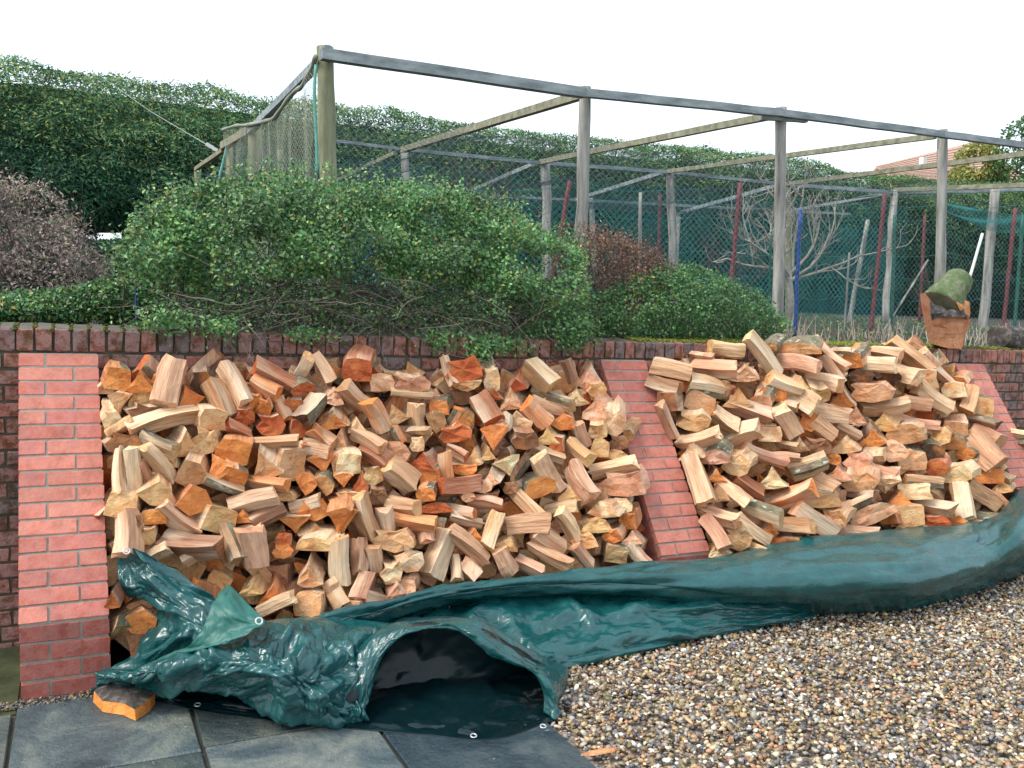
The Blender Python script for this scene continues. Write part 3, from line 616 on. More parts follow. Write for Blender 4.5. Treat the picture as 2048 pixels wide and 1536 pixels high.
KW = {'W': 'wedge-shaped log', 'H': 'half-round log', 'R': 'round-ended log', 'Q': 'blocky log', 'I': 'ragged log', 'T': 'three-sided log', 'L': 'split log lying sideways'}
SHORT = {}
lm_of = {}
for u, v, lab in LM:
    i = min((i for i in range(len(NAMED)) if i not in lm_of), key=lambda i: (NAMED[i][0]-u)**2+(NAMED[i][1]-v)**2-NAMED[i][2]*2)
    lm_of[i] = lab
def short(lab):
    wds = lab.split(); return ' '.join(wds)
SH = {lab: s for (_, _, lab), s in zip(LM, [
 'big pale log lying under the coping', 'ribbed cream log at the heap top', 'tall ragged pinkish log', 'broad pink plank-like log', 'ribbed cream log by the left buttress', 'big gnarled barked log',
 'bright cream slanting log', 'smooth round-cut log end', 'half-round orange log', 'big pink-and-cream leaning log', 'ragged red-orange top log', 'thick yellow slanting log', 'wide pink tilted log', 'thick cream log by the middle buttress',
 'long tan foot log', 'squared red-orange top log', 'long curved orange log', 'long steep cream crest log', 'broad pinkish corner log', 'pink slanting crest log', 'short upright cream log', 'broad pink log beside the middle buttress',
 'big ragged orange-brown log', 'green-barked log with round end', 'yellow lower-corner log', 'long tan flat log', 'long cream log beside the buttress', 'yellow crest log'])}
def slant(e):
    if e[4] != 'L': return ''
    a = (e[5]+180) % 180
    return 'level ' if a < 12 or a > 168 else 'upright ' if 75 < a < 105 else 'down-sloping ' if a <= 75 else 'up-sloping '
def base_label(e):
    k = KW[e[4]] if e[4] != 'L' else 'split log'
    return slant(e)+TW[e[6]]+' '+k
def dirword(dx, dy):
    a = math.degrees(math.atan2(-dy, dx)) % 360
    return ['right of', 'above and right of', 'above', 'above and left of', 'left of', 'below and left of', 'below', 'below and right of'][int(((a+22.5) % 360)//45)]
ents = []
for i, e in enumerate(NAMED):
    if i in lm_of: ents.append([i, None, 0, lm_of[i]]); continue
    side = e[0] < 1330-(900-e[1])*.1
    j = min((j for j in lm_of if (NAMED[j][7] == e[7]) or True and NAMED[j][7] == e[7]), key=lambda j: (NAMED[j][0]-e[0])**2+(NAMED[j][1]-e[1])**2)
    dx, dy = e[0]-NAMED[j][0], e[1]-NAMED[j][1]
    ents.append([i, (base_label(e), dirword(dx, dy)+' the '+SH[lm_of[j]]), math.hypot(dx, dy), None])
keys = {}
for en in ents:
    if en[1]: keys.setdefault(en[1], []).append(en)
ORD = ['nearest', 'second', 'third', 'fourth', 'fifth', 'sixth', 'seventh']
for (b, d), L in keys.items():
    L.sort(key=lambda e: e[2])
    for k, en in enumerate(L):
        en[3] = f'{b} {d}' if len(L) == 1 else f'{ORD[k]} {b} {d}'
LAB = {en[0]: en[3] for en in ents}
rnd = random.Random(11)
def add_log(e, i, off=0.):
    u, v, w, h, kind, ang, tn, hp = e
    p, (xx, yx, zx), ww, hh, L = log_xform(u, v, w, h, ang, kind, rnd, off)
    k = kind if kind != 'L' else rnd.choice('WQTQW')
    bark = tn in 'gk' or rnd.random() < (.25 if kind == 'L' else .35)
    V, Fq, mi = log_mesh(k, ww, hh, L, rnd, bark, 1.8 if kind == 'I' or tn in 'pc' else 1)
    if kind == 'L' and bark and tn not in 'gkb' and k == 'Q':      # keep bark off the seen face
        V = [(-x, -y, z_) for x, y, z_ in V]
    if kind == 'L' and bark and tn in 'gkb':
        r_ = math.radians(rnd.uniform(200, 260) if k != 'Q' else rnd.uniform(-40, 30)); V = [(x*math.cos(r_)-y*math.sin(r_), x*math.sin(r_)+y*math.cos(r_), z_) for x, y, z_ in V]
    me = mesh('split_log', V, Fq, LOGM, mi)
    bm = bmesh.new(); bm.from_mesh(me); bmesh.ops.recalc_face_normals(bm, faces=bm.faces); bm.to_mesh(me); bm.free()
    o = link('split_log', me)
    mw = Matrix.Identity(4)
    for r_ in range(3): mw[r_][0] = xx[r_]; mw[r_][1] = yx[r_]; mw[r_][2] = zx[r_]; mw[r_][3] = p[r_]
    o.matrix_world = mw
    c = TINT[tn]; q = rnd.uniform(.85, 1.15); o.color = (min(1, c[0]*q), min(1, c[1]*q*rnd.uniform(.92, 1.06)), min(1, c[2]*q), 1)
    return o
for i, e in enumerate(NAMED):
    if e[0] < 245: e = (e[0]+6,)+e[1:]
    big = e[2]*e[3]; off = rnd.uniform(-.02, .02)+(.035 if big > 2600 else 0)
    if e[0] < 275 and e[1] > 1130: off = -.16
    o = add_log(e, i, off)
    tag(o, LAB[i], 'log', 'split firewood logs heaped against the wall')
# smaller logs of the faces and the logs behind them: one mass each
def mass(name, entries, label, offs):
    Vall = []; Fa = []; mi_ = []; col = []
    for e in entries:
        u, v, w, h, kind, ang, tn, hp = e[:8]; off = e[8]
        p, (xx, yx, zx), ww, hh, L = log_xform(u, v, w, h, ang, kind, rnd, off)
        k = kind if kind != 'L' else rnd.choice('WQTQ')
        V, Fq, mi = log_mesh(k, ww, hh, L, rnd, rnd.random() < .4 or tn in 'gk')
        b = len(Vall)
        for x, y, zz in V: Vall.append(p+xx*x+yx*y+zx*zz)
        Fa += [tuple(b+i for i in f) for f in Fq]; mi_ += mi
        c = TINT[tn]; q = rnd.uniform(.8, 1.15); col += [(c[0]*q, c[1]*q, c[2]*q)]*len(V)
    me = mesh(name, Vall, Fa, LOGS_M, mi_, col=np.array(col))
    bm = bmesh.new(); bm.from_mesh(me); bmesh.ops.recalc_face_normals(bm, faces=bm.faces); bm.to_mesh(me); bm.free()
    o = link(name, me); o['kind'] = 'stuff'; tag(o, label, 'firewood'); return o
# the same three materials reading the colour from the mesh instead of the object
LOGS_M = []
for mt in LOGM:
    c = mt.copy(); c.name = mt.name+'_mass'; nt_ = c.node_tree
    for n_ in list(nt_.nodes):
        if n_.type == 'OBJECT_INFO':
            for l in list(n_.outputs['Color'].links):
                at = nt_.nodes.new('ShaderNodeAttribute'); at.attribute_name = 'Col'; nt_.links.new(at.outputs[0], l.to_socket)
    LOGS_M.append(c)
def fill(rng_u, rng_v, inside, dmin, tries, wr):
    pts = []
    for _ in range(tries):
        u, v = rnd.uniform(*rng_u), rnd.uniform(*rng_v)
        if not inside(u, v): continue
        s = (1-(u-200)/1900*.28)
        if all((u-a[0])**2+((v-a[1])*1.1)**2 > (dmin*s)**2 for a in pts):
            w_ = rnd.uniform(*wr)*s; pts.append((u, v, w_, w_*rnd.uniform(.6, 1), rnd.choice('WWHQITL'), rnd.uniform(-60, 60), rnd.choice('oottyyppcdb'), 1))
    return [(u, v, w_*(1.6 if k == 'L' else 1), h_*(.7 if k == 'L' else 1), k, a, t, hp) for u, v, w_, h_, k, a, t, hp in pts]
def in_left(u, v): return (232 if v < 1130 else 268) < u < 1170+(v-720)*.25 and 738+max(0, (300-u)*.1) < v < 1290-(u-215)*.12
def in_right(u, v): return 1325+(v-720)*.25 < u < 1895+(v-720)*.24 and 705 < v < 1130-(u-1400)*.1
back = fill((205, 1330), (730, 1290), in_left, 40, 9000, (50, 72))+fill((1300, 2040), (700, 1130), in_right, 38, 7000, (50, 70))
deep = fill((205, 1330), (760, 1290), in_left, 55, 4000, (75, 100))+fill((1300, 2040), (730, 1130), in_right, 52, 3000, (70, 95))
mass('firewood_heap', [e+(rnd.uniform(-.02, .02),) for e in SMALL]+[e+(-.13+rnd.uniform(-.04, .02),) for e in back]+[e+(-.24,) for e in deep], 'smaller and half-hidden split logs filling the gaps in both heaps', None)
# logs beyond the right buttress
for u, v, w_, h_, tn, lab in ((2046, 868, 40, 22, 'c', 'pale log lying beyond the right buttress at the picture edge'), (2062, 892, 50, 34, 'b', 'brown log end beyond the right buttress at the picture edge')):
    o = add_log((u, v, w_, h_, 'L', 8, tn, 3), 0, -.05); tag(o, lab, 'log', 'logs beyond the right buttress')
# log slab on the paving
t = empty('log_slab', tuple(gnd(248, 1420, 0)), 'orange-rimmed half log with dark bark on the paving by the left buttress', 'log')
mb = MB(); pts = [(186, 1404), (205, 1424), (245, 1430), (272, 1442), (300, 1422), (310, 1408), (280, 1392), (215, 1388)]
lo = [Vector(gnd(u, v, .004)) for u, v in pts]; hi = [Vector(gnd(u, v, .0))+Vector((random.uniform(-.008, .008), .012, .045+random.uniform(-.006, .006))) for u, v in pts]
cen = sum(hi, Vector())/8+Vector((0, 0, .03)); n = 8
midr = [h_.lerp(cen, .4)+Vector((0, 0, .006)) for h_ in hi]
mb.add(lo+hi, [tuple(range(n))]+[(i, (i+1) % n, n+(i+1) % n, n+i) for i in range(n)], 0)
o = mb.obj('split_face', LOGM, t); o.color = (.62, .27, .07, 1)
mb = MB(); mb.add([v+Vector((0, 0, .001)) for v in hi]+midr+[cen], [(i, (i+1) % n, n+(i+1) % n, n+i) for i in range(n)]+[(n+i, n+(i+1) % n, 2*n) for i in range(n)], 0)
mb.obj('bark', M['dark_bark'], t, smooth=False)

# ================================================================== TARP
def cr(P, t):
    """Catmull-Rom through array P (n,3) at parameter t in [0,n-1]"""
    n = len(P); i = min(int(t), n-2); f = t-i
    p1, p2 = P[i], P[i+1]; p0 = P[i-1] if i > 0 else 2*p1-p2; p3 = P[i+2] if i+2 < n else 2*p2-p1
    return .5*((2*p1)+(-p0+p2)*f+(2*p0-5*p1+4*p2-p3)*f*f+(-p0+3*p1-3*p2+p3)*f**3)
def lat(i, j, s_):
    h_ = math.sin(i*127.1+j*311.7+s_*74.7)*43758.5453; return (h_-math.floor(h_))*2-1
def plin(a, b_, s_):
    """piecewise-linear noise on an irregular triangle lattice: flat facets that meet in sharp creases"""
    q = Vector((a*.9+s_, b_*.9, s_*2)); a += noise.noise(q)*.9; b_ += noise.noise(q+Vector((5, 3, 1)))*.9
    k = (a+b_)*.366025; x = a+k; y = b_+k; i, j = math.floor(x), math.floor(y); fx, fy = x-i, y-j
    if fx > fy: return lat(i, j, s_)*(1-fx)+lat(i+1, j, s_)*(fx-fy)+lat(i+1, j+1, s_)*fy
    return lat(i, j, s_)*(1-fy)+lat(i, j+1, s_)*(fy-fx)+lat(i+1, j+1, s_)*fx
def ridge(p, fr, seed):
    q = Vector((p[0]*fr[0]+seed, p[1]*fr[1]-seed, p[2]*fr[2]+2*seed))
    wv = noise.noise_vector(q*.6)*.9
    return 1-2*abs(noise.noise(q+wv))
tarp = MB()
def patch(rows, nu, nv, amp, fr=(5, 5, 5), seed=0., m=0, fade=True):
    G = [np.array([c if len(c) == 4 else gnd(*c) for c in r]) if not isinstance(r, np.ndarray) else r for r in rows]
    nr = len(G); nc = len(G[0])
    fine = [[cr(g, (nc-1)*k/nu) for k in range(nu+1)] for g in G]
    W = np.array([[cr(np.array([fine[r][k] for r in range(nr)]), (nr-1)*j/nv) for k in range(nu+1)] for j in range(nv+1)])
    du = np.gradient(W, axis=1); dv_ = np.gradient(W, axis=0); N = np.cross(du, dv_); N /= (np.linalg.norm(N, axis=2, keepdims=True)+1e-9)
    if (N[nv//2, nu//2]@(CAM-W[nv//2, nu//2])) < 0: N = -N
    Lu = np.linalg.norm(np.diff(W, axis=1), axis=2).sum(1).mean(); Lv = np.linalg.norm(np.diff(W, axis=0), axis=2).sum(0).mean()
    V = []
    for j in range(nv+1):
        for k in range(nu+1):
            p = W[j, k]
            a_, b_ = k/nu*Lu, j/nv*Lv
            d = amp*(plin(a_*fr[0], b_*fr[1], seed)+.42*plin(a_*fr[0]*2.3, b_*fr[1]*2.1, seed+3)+.16*plin(a_*fr[0]*6, b_*fr[1]*5, seed+6))
            e = min(1, j/nv*6, (nv-j)/nv*6) if fade else 1
            q = p+N[j, k]*d*e
            q[2] = max(q[2], -FALL*q[0]+.004)
            V.append(q)
    Fq = [(j*(nu+1)+k, j*(nu+1)+k+1, (j+1)*(nu+1)+k+1, (j+1)*(nu+1)+k) for j in range(nv) for k in range(nu)]
    tarp.add(V, Fq, m); return W
# long upper roll
cu = [560, 600, 640, 740, 850, 1000, 1200, 1400, 1600, 1800, 1930, 1990, 2060, 2200]
vt = [1246, 1240, 1234, 1214, 1180, 1160, 1140, 1115, 1080, 1060, 1046, 1035, 968, 900]
vb = [1268, 1275, 1268, 1250, 1222, 1200, 1196, 1212, 1222, 1218, 1190, 1166, 1136, 1080]
ht = [.27, .27, .27, .29, .31, .32, .33, .34, .36, .37, .37, .38, .52, .60]
hb_ = [.15, .15, .15, .15, .15, .15, .14, .10, .02, .005, .005, .005, .005, .005]
L = lambda a, b, t: a+(b-a)*t
rowsA = [[(u, a+22, h-.10) for u, a, h in zip(cu, vt, ht)],
         [(u, a, h) for u, a, h in zip(cu, vt, ht)],
         [(u, L(a, b, .28), L(h, g_, .06)) for u, a, b, h, g_ in zip(cu, vt, vb, ht, hb_)],
         [(u, L(a, b, .62), L(h, g_, .30)) for u, a, b, h, g_ in zip(cu, vt, vb, ht, hb_)],
         [(u, L(a, b, .90), L(h, g_, .70)) for u, a, b, h, g_ in zip(cu, vt, vb, ht, hb_)],
         [(u, b, g_) for u, b, g_ in zip(cu, vb, hb_)],
         [(u, b-6, max(.003, g_-.09)) for u, b, g_ in zip(cu, vb, hb_)]]
patch(rowsA, 420, 64, .024, (1.7, 7, 6), 1.3)
# lower roll
cu = [600, 680, 760, 850, 950, 1050, 1130, 1200, 1300, 1400, 1500, 1600, 1660]
v1 = [1255, 1240, 1222, 1196, 1180, 1172, 1170, 1172, 1180, 1192, 1202, 1210, 1218]
hs_ = [1, 1, 1, 1, 1, 1, 1, 1, .95, .85, .65, .35, .08]
v2 = [1340, 1345, 1345, 1345, 1345, 1342, 1336, 1324, 1302, 1278, 1260, 1236, 1222]
rowsB = [[(u, a-8*q_, .20*q_+.004) for u, a, q_ in zip(cu, v1, hs_)],
         [(u, L(a, b, .22), .185*q_+.004) for u, a, b, q_ in zip(cu, v1, v2, hs_)],
         [(u, L(a, b, .5), .12*q_+.004) for u, a, b, q_ in zip(cu, v1, v2, hs_)],
         [(u, L(a, b, .8), .06*q_+.004) for u, a, b, q_ in zip(cu, v1, v2, hs_)],
         [(u, b, .005) for u, b in zip(cu, v2)]]
patch(rowsB, 300, 70, .030, (4, 8, 6.5), 4.1)
# raised corner resting on the logs
rowsC = [[(240, 1091, .59), (252, 1093, .59), (268, 1097, .59), (286, 1104, .58)],
         [(233, 1130, .50), (262, 1128, .52), (300, 1128, .53), (335, 1134, .51)],
         [(236, 1175, .42), (285, 1168, .45), (345, 1164, .46), (400, 1178, .43)],
         [(252, 1200, .36), (305, 1197, .39), (370, 1198, .40), (440, 1206, .38)],
         [(300, 1210, .32), (335, 1225, .34), (390, 1235, .35), (455, 1236, .34)],
         [(294, 1255, .25), (335, 1262, .28), (395, 1268, .29), (470, 1266, .28)],
         [(262, 1305, .15), (310, 1308, .18), (385, 1306, .20), (480, 1300, .20)],
         [(212, 1342, .08), (285, 1345, .09), (380, 1345, .10), (480, 1340, .10)]]
patch(rowsC, 90, 120, .030, (9, 7, 5), 2.2)
# folded-over corner with its hem
rowsD = [[(457, 1169, .48), (472, 1183, .47), (500, 1212, .44), (532, 1243, .41)],
         [(432, 1199, .46), (452, 1216, .45), (490, 1238, .42), (531, 1247, .40)],
         [(411, 1243, .40), (438, 1252, .39), (468, 1264, .37), (503, 1266, .38)],
         [(384, 1286, .32), (402, 1292, .32), (432, 1292, .33), (470, 1280, .35)],
         [(330, 1312, .24), (345, 1316, .24), (372, 1310, .26), (410, 1300, .30)],
         [(270, 1340, .16), (290, 1340, .16), (320, 1330, .18), (370, 1313, .24)]]
patch(rowsD, 40, 64, .016, (8, 8, 5), 6.6, 1)
# crumpled mass in front
rowsE = [[(206, 1338, .12), (285, 1334, .20), (400, 1290, .26), (520, 1246, .32), (610, 1236, .30), (700, 1238, .26), (800, 1250, .24)],
         [(199, 1350, .11), (295, 1348, .19), (415, 1318, .27), (525, 1285, .33), (615, 1275, .30), (700, 1285, .26), (775, 1290, .22)],
         [(193, 1362, .08), (300, 1366, .13), (425, 1345, .22), (540, 1330, .29), (625, 1325, .27), (700, 1335, .20), (755, 1335, .17)],
         [(190, 1372, .04), (300, 1380, .06), (440, 1366, .15), (560, 1385, .19), (640, 1385, .18), (700, 1390, .12), (742, 1385, .11)],
         [(188, 1380, .02), (285, 1390, .02), (440, 1378, .09), (575, 1425, .08), (650, 1440, .06), (708, 1440, .03), (730, 1425, .05)],
         [(200, 1378, .004), (285, 1384, .004), (440, 1376, .03), (585, 1430, .02), (655, 1446, .01), (708, 1444, .004), (728, 1430, .01)]]
patch(rowsE, 280, 150, .050, (6.5, 9, 5), 8.4)
# flat strip and floor of the tunnel, lying on the paving
rowsF = [[(255, 1368, .01), (400, 1372, .01), (560, 1370, .01), (700, 1345, .01), (850, 1330, .01), (980, 1330, .01), (1100, 1345, .01)],
         [(258, 1380, .012), (400, 1395, .014), (560, 1405, .016), (700, 1390, .03), (850, 1375, .05), (980, 1372, .05), (1110, 1385, .02)],
         [(262, 1386, .008), (400, 1408, .01), (560, 1425, .012), (700, 1430, .014), (850, 1430, .02), (980, 1432, .02), (1110, 1418, .01)],
         [(268, 1391, .005), (400, 1421, .005), (560, 1443, .005), (700, 1457, .006), (850, 1470, .006), (990, 1479, .006), (1108, 1440, .006)]]
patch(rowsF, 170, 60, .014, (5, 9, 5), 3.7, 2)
# tunnel (hood): rim in a near-vertical plane, then running back
P1, P2 = gnd(704, 1452, .004), gnd(1109, 1438, .004)
tt = P2-P1; nn = np.array([tt[1], -tt[0], .0]); nn /= np.linalg.norm(nn)
if nn[1] > 0: nn = -nn
nn = nn+np.array([0, 0, .35])       # the rim leans back
rim_px = [(704, 1452), (728, 1412), (742, 1362), (762, 1312), (800, 1275), (850, 1258), (900, 1254), (948, 1272), (998, 1308), (1050, 1334), (1086, 1352), (1108, 1395), (1109, 1438)]
rim = np.array([onp(u, v, nn, nn@P1) for u, v in rim_px])
bk = [(655, 1446, .01), (672, 1400, .10), (690, 1345, .18), (720, 1288, .25), (775, 1250, .29), (845, 1236, .31), (915, 1234, .32), (975, 1246, .31), (1030, 1280, .24), (1085, 1312, .16), (1125, 1330, .07), (1135, 1336, .03), (1140, 1338, .003)]
bk = np.array([gnd(*b) for b in bk])
inner = rim+np.array([-.0, .02, -.0])*1.0; cen = rim.mean(0)
inner = rim+(cen-rim)*.075+np.array([0, .03, 0])
mid = rim*.55+bk*.45+np.array([0, 0, .012])
patch([inner, rim-(cen-rim)*.004, rim*.85+bk*.15+np.array([0, 0, .010]), mid, bk], 150, 70, .021, (6, 9, 5), 7.7)
sh = lambda A_, k_: A_+(cen-A_)*k_
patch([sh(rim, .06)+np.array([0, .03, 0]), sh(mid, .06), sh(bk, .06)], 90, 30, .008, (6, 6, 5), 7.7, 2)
s13 = np.linspace(0, 1, 13)[:, None]; fl = P1+(P2-P1)*s13+np.array([0, .30, 0]); fl[:, 2] = -FALL*fl[:, 0]+.006
hi_r = sh(bk, .02)*np.array([1, 1, 1]); hi_r = hi_r*.8+fl*.2; hi_r[:, 2] = sh(bk, .02)[:, 2]+.01
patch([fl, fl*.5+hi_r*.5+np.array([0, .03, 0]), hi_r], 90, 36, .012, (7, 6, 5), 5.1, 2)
t = empty('tarpaulin', tuple(gnd(900, 1478)), 'crumpled dark green tarpaulin pulled down along the foot of the firewood heaps', 'tarpaulin')
sheet_o = tarp.obj('sheet', [M['tarp'], M['hem'], M['shade_dark']], t, smooth=True)
md = sheet_o.modifiers.new('thickness', 'SOLIDIFY'); md.thickness = .0025
def ring(mb, c, nrm, R=.012, r_=.0032, n=16, k=6):
    nrm = Vector(nrm).normalized(); a = nrm.orthogonal().normalized(); b = nrm.cross(a); V = []
    for i in range(n):
        an = 2*math.pi*i/n; d = a*math.cos(an)+b*math.sin(an)
        for j in range(k):
            bn = 2*math.pi*j/k; V.append(Vector(c)+d*(R+r_*math.cos(bn))+nrm*r_*.6*math.sin(bn))
    mb.add(V, [(i*k+j, i*k+(j+1) % k, ((i+1) % n)*k+(j+1) % k, ((i+1) % n)*k+j) for i in range(n) for j in range(k)])
for u, v, h, nr_ in ((253, 1102, .60, (.1, -1, .5)), (518, 1242, .435, (.1, -1, .7)), (395, 1409, .022, (0, -.2, 1)), (947, 1471, .022, (0, -.2, 1)), (1086, 1452, .02, (0, -.2, 1))):
    e = MB(); ring(e, Vector(gnd(u, v, h))-Vector(ray(u, v))*.035, nr_, .0125 if h > .1 else .011); e.obj('eyelet', M['metal'], t, smooth=True)

# ================================================================== FOLIAGE
def inside(P, poly):
    x, y = P[:, 0], P[:, 1]; c = np.zeros(len(P), bool); n = len(poly)
    for i in range(n):
        x1, y1 = poly[i]; x2, y2 = poly[(i+1) % n]
        cond = ((y1 > y) != (y2 > y)) & (x < (x2-x1)*(y-y1)/(y2-y1+1e-12)+x1); c ^= cond
    return c
def edged(P, poly):
    d = np.full(len(P), 1e9); n = len(poly)
    for i in range(n):
        a = np.array(poly[i]); b = np.array(poly[(i+1) % n]); ab = b-a
        t = np.clip(((P-a)@ab)/(ab@ab), 0, 1); d = np.minimum(d, np.linalg.norm(P-a-t[:, None]*ab, axis=1))
    return d
def nz(P, s, seed=0):
    return np.array([noise.noise(Vector((p[0]*s+seed, p[1]*s, p[2]*s-seed))) for p in P])
def cloud(px, yc, T, n, keepf=None, lump=.25, ls=3., front=.7, jit=.0):
    front = front
    poly = np.array([ony(u, v, yc-T*.4)[[0, 2]] for u, v in px]); lo, hi = poly.min(0), poly.max(0); out = []
    while sum(map(len, out)) < n:
        P = RNG.uniform(lo, hi, (n, 2)); P = P[inside(P, poly)]; out.append(P)
    P = np.concatenate(out)[:n]; d = edged(P, poly); q = np.clip(d/T, 0, 1); th = T*np.sqrt(1-(1-q)**2)
    s = np.where(RNG.random(n) < front, RNG.beta(5, 1.3, n), RNG.uniform(-1, .8, n))
    W = np.stack([P[:, 0], yc-th*s, P[:, 1]], 1)
    lu = nz(W, ls, 3.3); W[:, 1] -= lu*lump*T*(s > .3)
    W += RNG.normal(0, jit+.012, W.shape)
    ok = np.ones(n, bool)
    if keepf is not None: ok = keepf(W, s)
    return W[ok], s[ok], poly
def leaves(name, P, L, asp, pal, weights, mt, parent=None, nrm=(0, -.8, .6), spread=.8, fold=.25, clump=2.2, droop=None, seed=0, kind='stuff', val=.35):
    n = len(P); L = L*RNG.uniform(.6, 1.3, n)
    N = np.array(nrm)+RNG.normal(0, spread, (n, 3)); N /= np.linalg.norm(N, axis=1)[:, None]
    D = RNG.normal(0, 1, (n, 3)) if droop is None else np.array(droop)+RNG.normal(0, .55, (n, 3))
    D -= (D*N).sum(1)[:, None]*N; D /= np.linalg.norm(D, axis=1)[:, None]; Wd = np.cross(N, D)*(L*asp/2)[:, None]; D = D*L[:, None]
    up = N*(L*fold*asp)[:, None]
    V = np.stack([P-D*.5, P+Wd+up-D*.05, P+D*.5, P-Wd+up-D*.05], 1).reshape(-1, 3)
    b = (np.arange(n)*4)[:, None]; Fq = np.concatenate([b+np.array([[0, 1, 2]]), b+np.array([[0, 2, 3]])]).astype(int)
    pal = np.array(pal); c = pal[RNG.choice(len(pal), n, p=np.array(weights)/sum(weights))]
    cl = nz(P, clump, seed+.7); c = c*(1+val*1.2*cl[:, None])*RNG.uniform(1-val, 1+val, (n, 1))
    off = np.array(parent.location) if parent else np.zeros(3)
    o = link(name, mesh(name, V-off, Fq, mt, col=np.repeat(np.clip(c, 0, 1), 4, 0)), parent, tuple(off) if parent else None)
    if kind: o['kind'] = kind
    return o
def twigs(name, starts, dirs, length, rad, mt, parent, n=3, seg=5, wob=.35, down=0.):
    mb = MB()
    for s, d in zip(starts, dirs):
        p = Vector(s); d = Vector(d).normalized(); l = length*random.uniform(.5, 1.3); pts = [p.copy()]
        for _ in range(seg):
            d = (d+Vector((random.gauss(0, wob), random.gauss(0, wob), random.gauss(0, wob)-down))).normalized(); p = p+d*l/seg; pts.append(p.copy())
        r0 = rad*random.uniform(.6, 1.4); mb.tube(pts, [r0*(1-.75*i/seg) for i in range(seg+1)], n, caps=False)
    o = mb.obj(name, mt, parent, smooth=True); o['kind'] = 'stuff'; return o
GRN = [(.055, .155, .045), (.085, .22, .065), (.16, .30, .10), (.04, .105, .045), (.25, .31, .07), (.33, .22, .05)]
# --- the big shrub
px = [(222, 520), (262, 470), (290, 425), (340, 395), (400, 372), (480, 352), (560, 345), (640, 358), (700, 362), (760, 368), (850, 366), (930, 378), (1000, 402), (1040, 430), (1100, 462), (1150, 480), (1185, 520), (1190, 600), (1180, 668), (1130, 700), (1040, 700), (930, 690), (820, 690), (700, 684), (560, 672), (450, 655), (370, 640), (300, 600), (250, 570)]
yc = .44; b = empty('large_shrub', (1.6, yc, 1.38), 'large small-leaved evergreen shrub sprawling over the wall coping', 'shrub')
def kf(W, s):
    uv = proj_np(W); e = ((uv[:, 0]-690)/370)**2+((uv[:, 1]-632)/78)**2
    n_ = nz(W, 4.5, 9)
    k = RNG.random(len(W)) < np.where(e < 1, .16, np.where(uv[:, 1] > 600, .6, 1.))
    return k & (n_ > -.18-.3*(uv[:, 1] < 470))
def proj_np(W):
    d = W-CAM; z_ = d@CF; return np.stack([1024+F*(d@CR)/z_, 768-F*(d@CU)/z_], 1)
P, s, poly = cloud(px, yc, .56, 84000, kf, .45, 4.2, .74, .014)
top = proj_np(P)[:, 1]
leaves('leaves', P, .0235, .66, GRN, [3, 4, 3.5, 2, .9, .2], M['leaf'], b, spread=.75, clump=3.5, val=.45)
# sprigs breaking the outline
st = []; dd = []
for k in range(260):
    i = random.randrange(len(px)-13); a, c = px[i], px[i+1]; f_ = random.random(); u, v = a[0]+(c[0]-a[0])*f_, a[1]+(c[1]-a[1])*f_
    p = ony(u, v+18, yc+random.uniform(-.35, .3)); st.append(p); dd.append((random.uniform(-.6, .6), random.uniform(-.3, .3), 1))
twigs('twigs', st, dd, .16, .0012, M['twig'], b, wob=.18)
P2_ = np.array([np.array(a)+np.array(d)/np.linalg.norm(d)*random.uniform(.02, .14)+RNG.normal(0, .012, 3) for a, d in zip(st, dd) for _ in range(6)])
leaves('leaves', P2_, .022, .6, GRN, [2, 3, 4, 1, 1, .3], M['leaf'], b)
st = []; dd = []
for k in range(760):
    a = random.uniform(0, 6.28); r_ = math.sqrt(random.random()); u, v = 700+410*r_*math.cos(a), 630+62*r_*math.sin(a)
    st.append(ony(u, v, yc-random.uniform(-.1, .48))); dd.append((random.uniform(-1, 1), random.uniform(-.6, .1), random.uniform(-.35, .35)))
twigs('twigs', st[:560], dd[:560], .34, .0020, M['twig'], b, wob=.22, down=.03)
twigs('pale_twigs', st[560:], dd[560:], .42, .0024, M['twig_pale'], b, wob=.18, down=.03)
st = [ony(random.uniform(380, 1130), random.uniform(640, 680), random.uniform(-.02, .1)) for _ in range(70)]
twigs('pale_twigs', st, [(random.uniform(-.7, .7), -.5, -.5) for _ in st], .24, .0018, M['twig_pale'], b, wob=.2, down=.06)
st = [ony(random.uniform(330, 1150), random.uniform(520, 660), random.uniform(.2, .9)) for _ in range(500)]
twigs('twigs', st, [(random.uniform(-1, 1), random.uniform(-.5, .5), random.uniform(-.2, .8)) for _ in st], .4, .0032, M['twig'], b, wob=.2)
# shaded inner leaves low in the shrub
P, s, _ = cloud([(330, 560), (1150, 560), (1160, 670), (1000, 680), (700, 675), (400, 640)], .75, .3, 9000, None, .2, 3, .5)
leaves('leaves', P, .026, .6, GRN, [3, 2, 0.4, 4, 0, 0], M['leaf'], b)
# hanging leafy ends over the coping
hp = []
for (u, v, su, sv, n_) in ((330, 640, 50, 22, 350), (440, 655, 40, 22, 220), (1000, 690, 60, 18, 420), (1150, 670, 34, 30, 700), (960, 700, 22, 30, 260), (880, 680, 40, 20, 200), (620, 670, 50, 14, 160)):
    for _ in range(n_*2): hp.append(ony(random.gauss(u, su*.6), random.gauss(v, sv*.6), random.uniform(-.14, .12)))
hp = np.array(hp); leaves('leaves', hp, .024, .6, GRN, [3, 4, 3, 1, .4, .1], M['leaf'], b)
